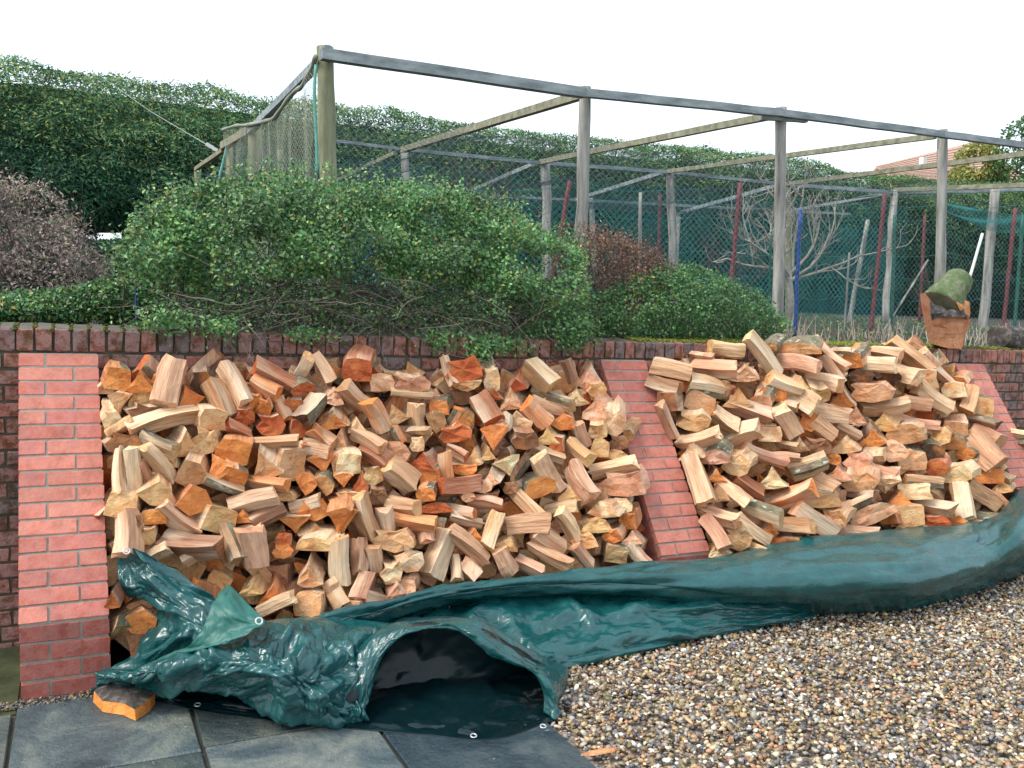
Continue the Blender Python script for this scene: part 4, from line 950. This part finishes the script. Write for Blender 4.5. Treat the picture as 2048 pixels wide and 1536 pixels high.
# --- smaller shrubs
def shrub(name, px, yc, T, n, L, pal, wts, mt, label, cat='shrub', tw=120, twl=.3, twm='twig', lump=.3, thr=-.35, asp=.6, jit=.006, **kw):
    c = ony(px[0][0], px[0][1], yc); cx = np.mean([ony(u, v, yc)[0] for u, v in px])
    b = empty(name, (cx, yc, garden(cx, yc)), label, cat)
    P, s, poly = cloud(px, yc, T, n, (lambda W, s: nz(W, 5/max(T, .3)*.5, 4) > thr), lump, 4/max(T*2, .5), .72, jit)
    leaves('leaves', P, L, asp, pal, wts, mt, b, **kw)
    st = P[RNG.integers(0, len(P), tw)]; st = st-np.array([0, -.05, .12])
    twigs('twigs', st, [(random.uniform(-.6, .6), random.uniform(-.6, .2), 1) for _ in st], twl, .0018, M[twm], b, wob=.2)
    return b
shrub('small_shrub', [(1180, 640), (1210, 590), (1262, 560), (1300, 545), (1350, 530), (1400, 528), (1450, 548), (1500, 575), (1550, 600), (1572, 640), (1570, 680), (1480, 690), (1350, 688), (1180, 690)], .42, .36, 22000, .022, GRN, [4, 4, 1.5, 3, .3, .1], M['leaf'], 'low dark green shrub on the wall right of the brown heather', tw=160, twl=.25)
HE = [(.26, .12, .09), (.38, .20, .14), (.13, .08, .06), (.10, .12, .05), (.36, .22, .15)]
shrub('brown_shrub', [(1120, 480), (1165, 455), (1200, 462), (1250, 478), (1300, 492), (1335, 520), (1345, 580), (1330, 640), (1280, 680), (1190, 680), (1170, 560)], .62, .34, 17000, .020, HE, [4, 3, 3, 1, 1], M['dryleaf'], 'brown withered heather bush between the two green shrubs', tw=500, twl=.26, asp=.4, jit=.035, thr=-.2, val=.5, twm='twig')
HL = [(.27, .21, .18), (.38, .29, .25), (.19, .16, .16), (.15, .21, .12), (.48, .37, .30)]
shrub('heather_bush', [(-90, 350), (0, 378), (55, 384), (95, 402), (118, 430), (125, 455), (150, 480), (140, 505), (185, 525), (212, 555), (205, 585), (150, 610), (60, 640), (-90, 650)], 1.7, .9, 52000, .026, HL, [3, 3, 3, 2, 1.5], M['dryleaf'], 'rounded pinkish-brown heather bush at the left edge behind the wall', tw=900, twl=.34, asp=.4, lump=.8, jit=.05, thr=-.15, clump=3, val=.28)
shrub('ground_cover', [(-90, 585), (60, 592), (130, 585), (210, 560), (260, 560), (340, 580), (380, 645), (300, 648), (100, 645), (-90, 648)], .55, .22, 17000, .024, GRN, [4, 3, 2, 3, 1, .3], M['leaf'], 'low mixed green plants along the wall top at the far left', 'plant', tw=60, twl=.15)
# --- hedge
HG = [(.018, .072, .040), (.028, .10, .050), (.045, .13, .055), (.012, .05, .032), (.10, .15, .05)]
hp_ = [(-260, 70), (-120, 86), (0, 100), (60, 104), (150, 118), (240, 130), (300, 142), (370, 150), (450, 163), (550, 178), (620, 186), (700, 196), (850, 214), (1000, 237), (1100, 254), (1200, 262), (1300, 274), (1400, 282), (1500, 293), (1600, 306), (1700, 325), (1800, 343), (1900, 353), (1990, 358), (2120, 364), (2120, 650), (1700, 640), (1000, 620), (300, 610), (292, 500), (277, 463), (262, 453), (240, 449), (215, 451), (200, 461), (186, 478), (-260, 488)]
hb = empty('conifer_hedge', (10, 11.6, garden(10, 11.6)), 'tall dense clipped conifer hedge running across the whole background', 'hedge')
P, s, poly = cloud(hp_, 11.6, .95, 430000, None, .0, .5, .82, .03)
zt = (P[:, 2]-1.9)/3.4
lump_ = nz(P*np.array([1, 1, 1.6]), 1.9, 2)*.22+nz(P, .6, 5)*.25
P[:, 1] += np.clip(zt-.35, 0, 1)*.9-lump_
P[:, 2] += .10*nz(P, 1.2, 8)
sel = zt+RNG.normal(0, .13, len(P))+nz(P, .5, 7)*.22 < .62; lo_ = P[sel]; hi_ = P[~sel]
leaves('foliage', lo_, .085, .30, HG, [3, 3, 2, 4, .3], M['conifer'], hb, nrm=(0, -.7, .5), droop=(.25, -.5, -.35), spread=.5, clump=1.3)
leaves('foliage', hi_, .078, .30, [(.05, .14, .075), (.08, .19, .085), (.14, .25, .09), (.035, .10, .06), (.28, .32, .10)], [3, 3, 3, 2, 2.2], M['conifer'], hb, nrm=(0, -.6, .7), droop=(.25, -.5, .1), spread=.55, clump=1.1)  # upper foliage paler: sky light and yellow new growth put into the colour
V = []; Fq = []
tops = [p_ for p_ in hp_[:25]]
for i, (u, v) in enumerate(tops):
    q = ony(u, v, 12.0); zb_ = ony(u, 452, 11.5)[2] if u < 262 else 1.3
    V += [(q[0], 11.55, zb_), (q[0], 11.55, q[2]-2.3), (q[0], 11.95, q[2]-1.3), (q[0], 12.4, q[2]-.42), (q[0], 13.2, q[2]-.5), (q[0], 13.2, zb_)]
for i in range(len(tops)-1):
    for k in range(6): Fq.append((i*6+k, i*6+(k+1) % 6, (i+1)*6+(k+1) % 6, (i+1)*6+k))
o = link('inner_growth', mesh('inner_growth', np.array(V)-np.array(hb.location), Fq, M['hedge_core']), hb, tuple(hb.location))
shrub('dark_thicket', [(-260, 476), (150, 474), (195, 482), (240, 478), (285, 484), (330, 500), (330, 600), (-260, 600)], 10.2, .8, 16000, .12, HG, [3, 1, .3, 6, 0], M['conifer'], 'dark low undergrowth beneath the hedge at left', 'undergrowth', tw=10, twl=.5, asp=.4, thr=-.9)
# ================================================================== FRUIT CAGE
cage = empty('fruit_cage', tuple(ony(1168, 500, 1.2)*np.array([1, 1, 0])+np.array([0, 0, garden(3.5, 1.2)])), 'timber-framed netted fruit cage of tall posts and rails behind the shrubs', 'fruit cage')
def post(ut, vt_, ub, vb_, y, wpx, mt='post', parent=cage, name='post', yb=None, n=10, sq=False):
    a = ony(ut, vt_, y); b_ = ony(ub, vb_, yb or y); d = b_-a
    t_ = 1.; 
    for _ in range(40):
        p = a+d*t_
        if p[2] <= garden(p[0], p[1])-.03: break
        t_ += .06
    b_ = a+d*t_; rad = wpx/F*np.dot(a-CAM, CF)/2; mb = MB(); N = 9
    pts = [a+(b_-a)*i/N+RNG.normal(0, rad*.10, 3)*(0 < i < N) for i in range(N+1)]
    mb.tube(pts, [rad*random.uniform(.93, 1.07)*(1+.08*i/N) for i in range(N+1)], n)
    return mb.obj(name, M[mt], parent, smooth=True)
for a in ((650, 94, 656, 365, 1.2, 34, 'post_green'), (1170, 174, 1164, 480, 1.2, 24, 'post'), (1562, 215, 1556, 600, 1.2, 22, 'post'), (1885, 259, 1879, 560, 1.2, 19, 'post'), (2102, 286, 2094, 600, 1.2, 18, 'post'),
          (808, 296, 812, 400, 5.3, 17, 'post'), (1090, 326, 1093, 455, 5.4, 19, 'post'), (1340, 342, 1346, 520, 5.4, 17, 'post'), (1575, 368, 1577, 640, 5.5, 14, 'post_green'), (1790, 380, 1770, 655, 5.2, 15, 'post'), (1990, 378, 1966, 660, 4.6, 17, 'post'),
          (1357, 425, 1352, 520, 7.8, 10, 'post'), (508, 252, 511, 370, 3.7, 25, 'post_green'), (458, 284, 461, 370, 5.2, 13, 'post_green'), (396, 338, 396, 372, 7.7, 13, 'post_green'), (1182, 396, 1184, 440, 7.7, 10, 'post'), (560, 300, 562, 370, 5.3, 12, 'post_green')):
    post(*a)
def rail(a, b_, ht_, mt='rail', wd=None, name='rail'):
    A, B = ony(*a), ony(*b_); k = .5*(np.dot(A-CAM, CF)+np.dot(B-CAM, CF))/F
    mb = MB(); mb.beam(A, B, (wd or ht_)*k, ht_*k); return mb.obj(name, M[mt], cage)
fr = [(642, 108), (1168, 186), (1562, 226), (1885, 269), (2110, 299)]
for i, hgt in enumerate((20, 15, 13, 12)):
    rail((*fr[i], 1.10+.001*i), (*fr[i+1], 1.10+.001*i), hgt)
rail((648, 100, 1.12), (660, 100, 1.12), 16, name='rail_cap')
rail((1520, 234, 1.17), (1612, 240, 1.17), 11)
for a, b_, h_, mt in (((1165, 189, 1.2), (806, 300, 5.2), 13, 'rail_green'), ((1545, 231, 1.2), (1082, 324, 5.4), 11, 'rail_green'), ((1870, 272, 1.2), (1335, 343, 5.4), 9, 'rail_green'), ((2110, 300, 1.2), (1572, 368, 5.5), 9, 'rail_green'), ((2160, 366, 3.), (1790, 380, 5.2), 9, 'rail_green'),
                      ((790, 306, 5.4), (640, 378, 7.9), 7, 'rail_green'), ((1066, 329, 5.6), (930, 387, 7.9), 7, 'rail'), ((1322, 346, 5.6), (1150, 400, 7.7), 7, 'rail'), ((1558, 370, 5.6), (1355, 427, 7.8), 7, 'rail'), ((1780, 386, 5.4), (1560, 425, 7.8), 6, 'rail'),
                      ((655, 280, 5.3), (808, 299, 5.3), 6, 'rail'), ((808, 299, 5.3), (1084, 326, 5.4), 7, 'rail'), ((1084, 326, 5.4), (1338, 344, 5.4), 7, 'rail'), ((1338, 344, 5.4), (1572, 369, 5.5), 6, 'rail'), ((1572, 369, 5.5), (1790, 385, 5.2), 7, 'rail'), ((1790, 385, 5.2), (2110, 378, 4.3), 7, 'rail'),
                      ((640, 378, 7.9), (1150, 400, 7.7), 5, 'rail'), ((1150, 400, 7.7), (1700, 428, 7.9), 5, 'rail'),
                      ((634, 130, 1.3), (500, 262, 3.7), 14, 'rail'), ((500, 262, 3.7), (447, 292, 5.2), 15, 'rail_green'), ((447, 300, 5.2), (392, 338, 7.7), 8, 'rail_green')):
    rail(a, b_, h_, mt)
# netting: real cords, woven as a diamond mesh
def lattice(name, fn, su, sv, cell, wdt, mt, parent=cage, facing=(0, -1, 0)):
    nu_, nv_ = int(su/cell), int(sv/cell); V = []; Fq = []; fc = Vector(facing)
    G = [[Vector(fn(i/nu_, j/nv_)) for i in range(nu_+1)] for j in range(nv_+1)]
    off = parent.location
    def seg(a, b_):
        d = b_-a; x = d.cross(fc)
        if x.length < 1e-6: return
        x = x.normalized()*wdt/2; k = len(V); V.extend([a-x-off, a+x-off, b_+x-off, b_-x-off]); Fq.append((k, k+1, k+2, k+3))
    for j in range(nv_):
        for i in range(nu_):
            if (i+j) % 2: seg(G[j][i], G[j+1][i+1])
            else: seg(G[j][i+1], G[j+1][i])
    o = link(name, mesh(name, np.array(V), np.array(Fq), M[mt]), parent, tuple(off)); o['kind'] = 'stuff'; return o
tz = lambda x: 2.96-.02*(x-1.5)-.10*abs(math.sin((x-1.5)*1.6))
lattice('netting', lambda a, c: (1.55+a*7.6, 1.27+.05*noise.noise(Vector((a*9, c*3, 0))), garden(1.55+a*7.6, 1.2)+.1+c*(tz(1.55+a*7.6)-garden(1.55+a*7.6, 1.2)-.1)), 7.6, 1.5, .030, .0019, 'net')
def roofnet(a, c):
    x = 1.55+a*8.2; y = 2.6+c*5.2; sag = .26*math.sin(math.pi*min(1, c*1.0))*abs(math.sin((x-1.5)*1.57))+.10*noise.noise(Vector((x*1.3, y*.9, 2)))
    return (x, y, 3.26-sag-(.14*(1-c)))
lattice('netting', roofnet, 8.2, 5.2, .036, .0030, 'net', facing=(.3, -.75, -.6))
lattice('netting', lambda a, c: (1.55+a*10.5, 5.5+.06*noise.noise(Vector((a*12, c*3, 5))), garden(5, 5.5)-.05+c*1.85-.05*abs(math.sin(a*17))), 10.5, 1.8, .042, .0062, 'net_teal')
lattice('netting', lambda a, c: (1.55+a*13, 8.0, garden(5, 8)-.1+c*1.75), 13, 1.8, .06, .011, 'net_teal')
tc_ = [(632, 112), (622, 140), (604, 172), (588, 184), (566, 212), (548, 236), (525, 244), (495, 250), (470, 252), (445, 260)]
tcw = np.array([onx(u, v, 1.44) for u, v in tc_])
def curt(a, c):
    y = 1.22+a*(tcw[-1][1]-1.22); zt_ = np.interp(y, tcw[:, 1], tcw[:, 2])
    return (1.44+.05*math.sin(y*9)*(1-c)+.03*noise.noise(Vector((y*4, c*3, 0))), y, garden(1.4, y)+c*(zt_-garden(1.4, y)))
lattice('netting', curt, 4.2, 1.8, .022, .0028, 'net_curtain', facing=(-1, -.2, 0))
lattice('netting', lambda a, c: (lambda q: (q[0]+.05+.02*math.sin(a*30), q[1], q[2]))(curt(a*.55, c)), 2.4, 1.8, .024, .0030, 'net_curtain', facing=(-1, -.2, 0))
mb = MB(); fn_ = [cr(tcw, (len(tcw)-1)*k/40) for k in range(41)]
mb.tube(fn_, [.016+.003*math.sin(k*1.3) for k in range(41)], 7); o = mb.obj('rolled_net_edge', M['net_curtain'], cage, smooth=True)
# green draped net bundle at right
def drape(a, c):
    p = ony(1880+a*260, 398+30*math.sin(a*2.6)+c*(20+18*math.sin(a*3)), 4.2); return tuple(p+np.array([0, .05*math.sin(c*9+a*12), 0]))
lattice('netting', drape, 2.6, .5, .02, .006, 'net_teal')
for (pts, y, rr_) in (([(632, 130), (629, 180), (631, 240), (634, 300), (634, 350)], 1.13, .011), ([(455, 288), (450, 310), (440, 350), (436, 372)], 4.9, .014)):
    mb = MB(); mb.tube([cr(np.array([ony(u, v, y) for u, v in pts]), (len(pts)-1)*k/14) for k in range(15)], rr_, 7); mb.obj('tie_hose', M['hose'], cage, smooth=True)
# training wires with their slack
mb = MB()
for y, v0, v1_, u0, u1 in ((2.6, 500, 508, 1190, 2060), (2.6, 548, 556, 1350, 2060), (2.6, 430, 436, 1200, 2060), (2.7, 590, 598, 1580, 2060), (4.4, 372, 380, 820, 2060), (3.4, 395, 410, 1160, 2060)):
    A, B = ony(u0, v0, y), ony(u1, v1_, y); pts = [A+(B-A)*k/30+np.array([0, 0, -.05*abs(math.sin(k*.55))+random.uniform(-.008, .008)]) for k in range(31)]
    mb.tube(pts, .0022 if y < 3 else .003, 3, caps=False)
o = mb.obj('training_wire', M['net_teal'], cage); o['kind'] = 'stuff'
mb = MB(); mb.beam(ony(412, 288, 3.5), ony(434, 301, 3.5), .03, .03)
o = mb.obj('cord_toggle', M['white'], cage); mb = MB(); mb.tube([ony(412, 288, 3.5), ony(300, 222, 6.5), ony(120, 95, 11)], .004, 3, caps=False); mb.obj('guy_wire', M['wire'], cage)

# stakes and canes, each a thing of its own
def stake(name, a, mt, label, cat, group=None):
    ut, vt_, ub, vb_, y, wpx = a; p = ony(ub, vb_, y); e = post(ut, vt_, ub, vb_, y, wpx, mt, None, name, n=6)
    me = e.data; base = min((v.co.copy() for v in me.vertices), key=lambda c: c.z)
    me.transform(Matrix.Translation(-base)); e.location = base; tag(e, label, cat, group)
G1 = 'dark red stakes standing in the fruit cage'
stake('red_stake', (1140, 362, 1123, 455, 3.2, 9), 'rust', 'short leaning dark red stake left of the second front cage post', 'stake', G1)
stake('red_stake', (1481, 366, 1462, 570, 2.4, 9), 'rust', 'leaning dark red stake between the second and third front cage posts', 'stake', G1)
stake('red_stake', (1770, 386, 1744, 640, 2.6, 8), 'rust', 'long dark red stake just left of the leaning grey cage post', 'stake', G1)
stake('red_stake', (2031, 416, 2008, 640, 2.6, 8), 'rust', 'dark red stake at the right edge of the cage', 'stake', G1)
stake('red_stake', (1320, 388, 1318, 470, 6.5, 7), 'rust', 'distant thin dark red stake left of the grey post', 'stake', G1)
stake('red_stake', (1850, 430, 1843, 560, 6.0, 6), 'rust', 'distant dark red stake left of the fourth front post', 'stake', G1)
stake('blue_stake', (1601, 420, 1590, 655, 1.9, 8), 'blue', 'bright blue stake right of the third front cage post', 'stake')
G2 = 'dark green stakes in the fruit cage'
stake('green_stake', (1542, 470, 1538, 600, 3.0, 5), 'greenp', 'thin green stake just left of the third front cage post', 'stake', G2)
stake('green_stake', (1790, 430, 1782, 650, 3.0, 7), 'greenp', 'green stake beside the leaning grey post', 'stake', G2)
stake('green_stake', (2046, 430, 2030, 640, 3.6, 7), 'greenp', 'green stake at the far right edge', 'stake', G2)
stake('white_cane', (1965, 467, 1938, 560, 1.0, 6), 'white', 'short white cane leaning behind the mossy log', 'cane')
stake('thin_cane', (1699, 505, 1690, 640, 3.2, 4), 'post', 'thin pale cane standing in the middle of the cage', 'cane')
stake('leaning_post', (1736, 440, 1706, 600, 5.6, 9), 'post', 'thin grey post leaning left in the depth of the cage', 'post')
stake('grey_stick', (1281, 385, 1280, 470, 4.0, 7), 'post', 'slim grey stick behind the netting right of the second front post', 'stick')
stake('dark_stake', (248, 560, 248, 645, .35, 4), 'dark_bark', 'short dark stake on the wall at left', 'stake')
stake('blue_white_stick', (271, 560, 273, 645, .3, 4), 'blue', 'thin blue stick beside the dark stake on the wall at left', 'stick')
stake('bamboo_cane', (1856, 520, 1792, 622, 3.0, 4), 'post', 'slanting pale cane behind the fourth front post', 'cane')

# bare espaliered fruit trees
def bare(root, tops, y, label, seed, r0=.04, n1=9, reach=.9, mt='branch'):
    rn = random.Random(seed); base = ony(*root, y); base[2] = garden(base[0], y); t = empty('fruit_tree', tuple(base), label, 'fruit tree', 'bare fruit trees inside the cage')
    mb = MB(); fk = Vector(ony(*tops, y)); mb.tube([Vector(base), Vector(base).lerp(fk, .5)+Vector((.03, 0, 0)), fk], [r0, r0*.85, r0*.7], 8); mb.obj('trunk', M[mt], t, smooth=True)
    mb = MB()
    def grow(p, d, l, r_, lev):
        pts = [p.copy()]; 
        for _ in range(5): d = (d+Vector((rn.gauss(0, .16), rn.gauss(0, .12), rn.gauss(.06, .14)))).normalized(); p = p+d*l/5; pts.append(p.copy())
        mb.tube(pts, [r_*(1-.11*i) for i in range(6)], 4 if lev else 6, caps=False)
        if lev < 3:
            for _ in range(4 if lev < 2 else 3): 
                i = rn.randint(2, 5); grow(pts[i], (d+Vector((rn.gauss(0, .8), rn.gauss(0, .3), rn.gauss(.25, .5)))).normalized(), l*rn.uniform(.35, .6), r_*.55, lev+1)
    for k in range(n1):
        a = -1.25+2.5*k/(n1-1); grow(fk.lerp(Vector(base), rn.uniform(0, .25)), Vector((math.sin(a), rn.uniform(-.2, .2), math.cos(a)*.75)), reach*rn.uniform(.75, 1.1), r0*.5, 0)
    o = mb.obj('branches', M[mt], t, smooth=True); o['kind'] = 'stuff'
bare((1580, 640), (1578, 545), 3.6, 'bare grey spreading fruit tree trained behind the third front post', 3, .045, 9, 1.0)
bare((985, 470), (985, 440), 4.5, 'bare reddish sapling seen above the large shrub through the net', 5, .02, 6, .7, 'twig')
bare((1860, 640), (1858, 610), 5.5, 'low bare bush right of the leaning cage posts', 8, .02, 6, .55, 'twig')
bare((1440, 640), (1438, 590), 5.2, 'small bare tree between two cage posts above the small shrub', 9, .025, 6, .7, 'twig')
# dead stems in the bed behind the wall
st = np.stack([RNG.uniform(4.4, 9.3, 260), RNG.uniform(.35, 2.2, 260), np.zeros(260)], 1); st[:, 2] = garden(st[:, 0], st[:, 1])-.02
mb = MB()
for s_ in st:
    p = Vector(s_); l = random.uniform(.08, .28); d = Vector((random.gauss(0, .2), random.gauss(0, .2), 1)).normalized(); mb.tube([p, p+d*l*.6, p+d*l+Vector((random.gauss(0, .02), 0, 0))], [.007, .006, .003], 4)
o = mb.obj('dead_stems', M['twig_pale']); tag(o, 'cut dry stalks standing in the bed behind the right end of the wall', 'stalks', kind='stuff')
P = np.stack([RNG.uniform(2.5, 14, 9000), RNG.uniform(.3, 9, 9000), np.zeros(9000)], 1); P[:, 2] = garden(P[:, 0], P[:, 1])+RNG.uniform(0, .06, 9000)
o = leaves('low_weeds', P, .06, .3, GRN+[(.25, .18, .10)], [3, 2, 1, 3, .3, .2, 3], M['dryleaf'], None, nrm=(0, -.3, 1)); tag(o, 'weeds and litter on the soil inside the cage', 'weeds')

# ================================================================== LOGS ON THE COPING
def trunk(name, a, b_, ra, rb, mats, label, cat, endm=0, barkm=2, n=18, lump=.08, tintc=(.5, .35, .2, 1), mats2=None):
    A, B = Vector(a), Vector(b_); ax = (B-A).normalized(); x = ax.orthogonal().normalized(); y = ax.cross(x); N = 12; V = []; Fq = []; mi = []
    for i in range(N+1):
        t_ = i/N; r_ = (ra+(rb-ra)*t_)*(1 if .06 < t_ < .94 else .93)
        for k in range(n):
            an = 2*math.pi*k/n; d = x*math.cos(an)+y*math.sin(an); q = r_*(1+lump*noise.noise((A+ax*t_*3+d)*2.2)+lump*.5*noise.noise((A+ax*t_*3+d)*6)); V.append(A.lerp(B, t_)+d*q)
    for i in range(N):
        for k in range(n): Fq.append((i*n+k, i*n+(k+1) % n, (i+1)*n+(k+1) % n, (i+1)*n+k)); mi.append(1)
    for i in (0, N):
        c = len(V); V.append(A.lerp(B, i/N)+ax*(.01 if i else -.01))
        for k in range(n): Fq.append((i*n+k, i*n+(k+1) % n, c)); mi.append(0)
    o_ = A.copy(); o_.z = min(v.z for v in V); V = [v-o_ for v in V]
    me = mesh(name, V, Fq, mats, mi, smooth=False); bm = bmesh.new(); bm.from_mesh(me); bmesh.ops.recalc_face_normals(bm, faces=bm.faces); bm.to_mesh(me); bm.free()
    me.polygons.foreach_set('use_smooth', [k_ == 1 for k_ in mi]); o = link(name, me, None, tuple(o_)); o.color = tintc; tag(o, label, cat); return o
# lower split block: grain runs across, the front split away in plates, bark left on the left side
t = empty('split_stump', tuple(ony(1895, 695, .10)), 'splintered orange-brown wood block standing on the coping under the mossy log', 'stump')
rn = random.Random(4)
def plate(outl, y0, y1, mb, m, jz=.006):
    n = len(outl); a_ = [ony(u, v, y0)+RNG.normal(0, jz, 3) for u, v in outl]; dx = ony(1893, 650, y1)-ony(1893, 650, y0)
    hd = ray(1893, 650)*np.array([1, 1, 0]); hd /= np.linalg.norm(hd); b__ = [p+hd*(y1-y0)+RNG.normal(0, jz, 3) for p in a_]; c = sum(a_)/n-hd*.012
    mb.add(list(a_)+list(b__)+[c], [(k, (k+1) % n, 2*n) for k in range(n)]+[tuple(range(2*n-1, n-1, -1))]+[(i, (i+1) % n, n+(i+1) % n, n+i) for i in range(n)], m)
mb = MB()
plate([(1862, 688), (1890, 692), (1922, 697), (1932, 668), (1942, 638), (1920, 634), (1890, 634), (1862, 630), (1860, 650)], .0, .28, mb, 0, .010)
plate([(1864, 676), (1890, 672), (1908, 678), (1927, 676), (1922, 697), (1896, 694), (1864, 688)], -.025, .05, mb, 0, .010)
plate([(1864, 652), (1880, 646), (1906, 644), (1936, 648), (1930, 668), (1900, 670), (1866, 668)], -.018, .05, mb, 0, .010)
o = mb.obj('wood', LOGM, t); o.color = (.46, .24, .14, 1)
mb = MB(); plate([(1842, 588), (1850, 586), (1860, 600), (1862, 630), (1868, 668), (1868, 690), (1858, 682), (1850, 650), (1845, 620)], -.06, .26, mb, 0, .004); o = mb.obj('side_plate', LOGM, t); o.color = (.36, .17, .10, 1)
mb = MB(); plate([(1856, 606), (1868, 612), (1884, 620), (1902, 616), (1922, 622), (1938, 632), (1906, 636), (1880, 638), (1862, 644), (1856, 626)], -.03, .20, mb, 0, .012)
mb.obj('rotten_bark', M['dark_bark'], t)
mb = MB(); plate([(1918, 612), (1930, 600), (1938, 606), (1942, 628), (1934, 640), (1926, 622)], -.03, .06, mb, 0); plate([(1912, 606), (1924, 604), (1930, 616), (1920, 618)], -.05, .0, mb, 0); o = mb.obj('splinter', LOGM, t); o.color = (.50, .26, .13, 1)
mossy = barkv('moss_green', (.04, .085, .03), (.09, .13, .055), (.24, .23, .16))
o = trunk('mossy_log', ony(1880, 610, .10), ony(1922, 553, .10), .155, .098, [M['moss_log'], mossy], 'thick mossy grey-green log leaning on the splintered block on the coping', 'log', lump=.10, n=24)
tag(trunk('bark_log', ony(1996, 674, .14), ony(2130, 690, .12), .105, .11, [M['dark_bark'], M['dark_bark']], 'dark bark-covered log lying on the coping at the right edge', 'log', lump=.25))

# ================================================================== HOUSE AND FAR TREES
Yh = 42.; hA = ony(1752, 332, Yh); hB = ony(1946, 284, Yh)
hs = empty('house', (hA[0], Yh, 2.2), 'house with a red tiled roof far behind the hedge at right', 'house')
rdx = hB-hA
x0, x1 = hA[0]-1.5, hB[0]+5; zr = ony(1960, 283, Yh)[2]; ez = ony(1800, 372, Yh-3)[2]
mb = MB(); 
def roofpt(a, t_): # a along 0..1 , t_ 0 ridge .. 1 eave
    xl = x0+t_*-.0; xr_ = x1
    top = Vector((hA[0]+(hB[0]-hA[0])*a, Yh, hA[2]+(hB[2]-hA[2])*a)); top = Vector((top.x, Yh, top.z)); e_ = Vector((hA[0]-2+(x1-hA[0]+2)*a, Yh-5, ez-.6)); return top.lerp(e_, t_)
for r_ in range(26):
    for c in range(40):
        a0, a1, t0, t1 = c/40, (c+.93)/40, r_/26, (r_+1.1)/26
        q = [roofpt(a0, t0), roofpt(a1, t0), roofpt(a1, t1)+Vector((0, -.05, .05)), roofpt(a0, t1)+Vector((0, -.05, .05))]
        q2 = [p_-Vector((0, -.04, .12)) for p_ in q]; mb.add(q+q2, [(0, 1, 2, 3), (3, 2, 6, 7), (1, 2, 6, 5), (0, 3, 7, 4)])
o = mb.obj('roof_tiles', M['tile'], hs); o['kind'] = 'stuff'
mb = MB(); V = [roofpt(0, 0), roofpt(1, 0), roofpt(1, 1), roofpt(0, 1)]; V = [p_-Vector((0, -.1, .16)) for p_ in V]; W_ = [Vector((p_.x, p_.y+(6 if i < 2 else 0), 1.5)) for i, p_ in enumerate(V)]
mb.add(V+W_, [(0, 1, 2, 3), (0, 1, 5, 4), (1, 2, 6, 5), (2, 3, 7, 6), (3, 0, 4, 7)]); mb.obj('wall', M['house_wall'], hs)
mb = MB(); p_ = Vector(ony(1846, 322, Yh-3)); mb.beam(p_-Vector((0, 0, .5)), p_+Vector((0, 0, .25)), .35, .35, up=(0, 1, 0)); mb.obj('vent_pipe', M['white'], hs)
YG = [(.30, .32, .09), (.38, .36, .12), (.20, .26, .07), (.42, .33, .15)]
def tree(name, px, y, T, n, L, pal, wts, label, base_px):
    bb = ony(*base_px, y); t = empty(name, (bb[0], y, 2.0), label, 'tree'); P, s, _ = cloud(px, y, T, n, (lambda W, s: nz(W, .8, 4) > -.25), .4, .7, .6, .05)
    leaves('crown', P, L, .5, pal, wts, M['dryleaf'], t, val=.4, clump=.6); mb = MB(); tp = P.mean(0); mb.tube([Vector((bb[0], y, 1.9)), Vector((bb[0]+.2, y, (tp[2]+2)/2)), Vector(tp)], [.25, .2, .1], 8); mb.obj('trunk', M['branch'], t)
    mb = MB()
    for k in range(14):
        q = P[random.randrange(len(P))]; c_ = Vector((bb[0], y, random.uniform(3, max(3.5, tp[2])))); mb.tube([c_, c_.lerp(Vector(q), .5)+Vector((0, 0, .2)), Vector(q)], [.07, .05, .02], 4, caps=False)
    mb.obj('limbs', M['branch'], t)
tree('ivy_tree', [(1935, 300), (1955, 282), (1985, 284), (2000, 300), (2015, 340), (2010, 380), (1890, 380), (1900, 350), (1930, 330)], 34., 1.2, 5000, .28, YG, [3, 3, 2, 1], 'yellow-green ivy-clad tree beside the far red roof', (1960, 500))
tree('pine_tree', [(2035, 265), (2052, 235), (2100, 215), (2160, 260), (2170, 400), (2000, 400), (2010, 350), (2025, 320)], 30., 1.5, 9000, .28, [(.08, .17, .06), (.12, .22, .09), (.05, .11, .05)], [2, 1, 1], 'green conifer at the right edge beyond the hedge', (2090, 500))
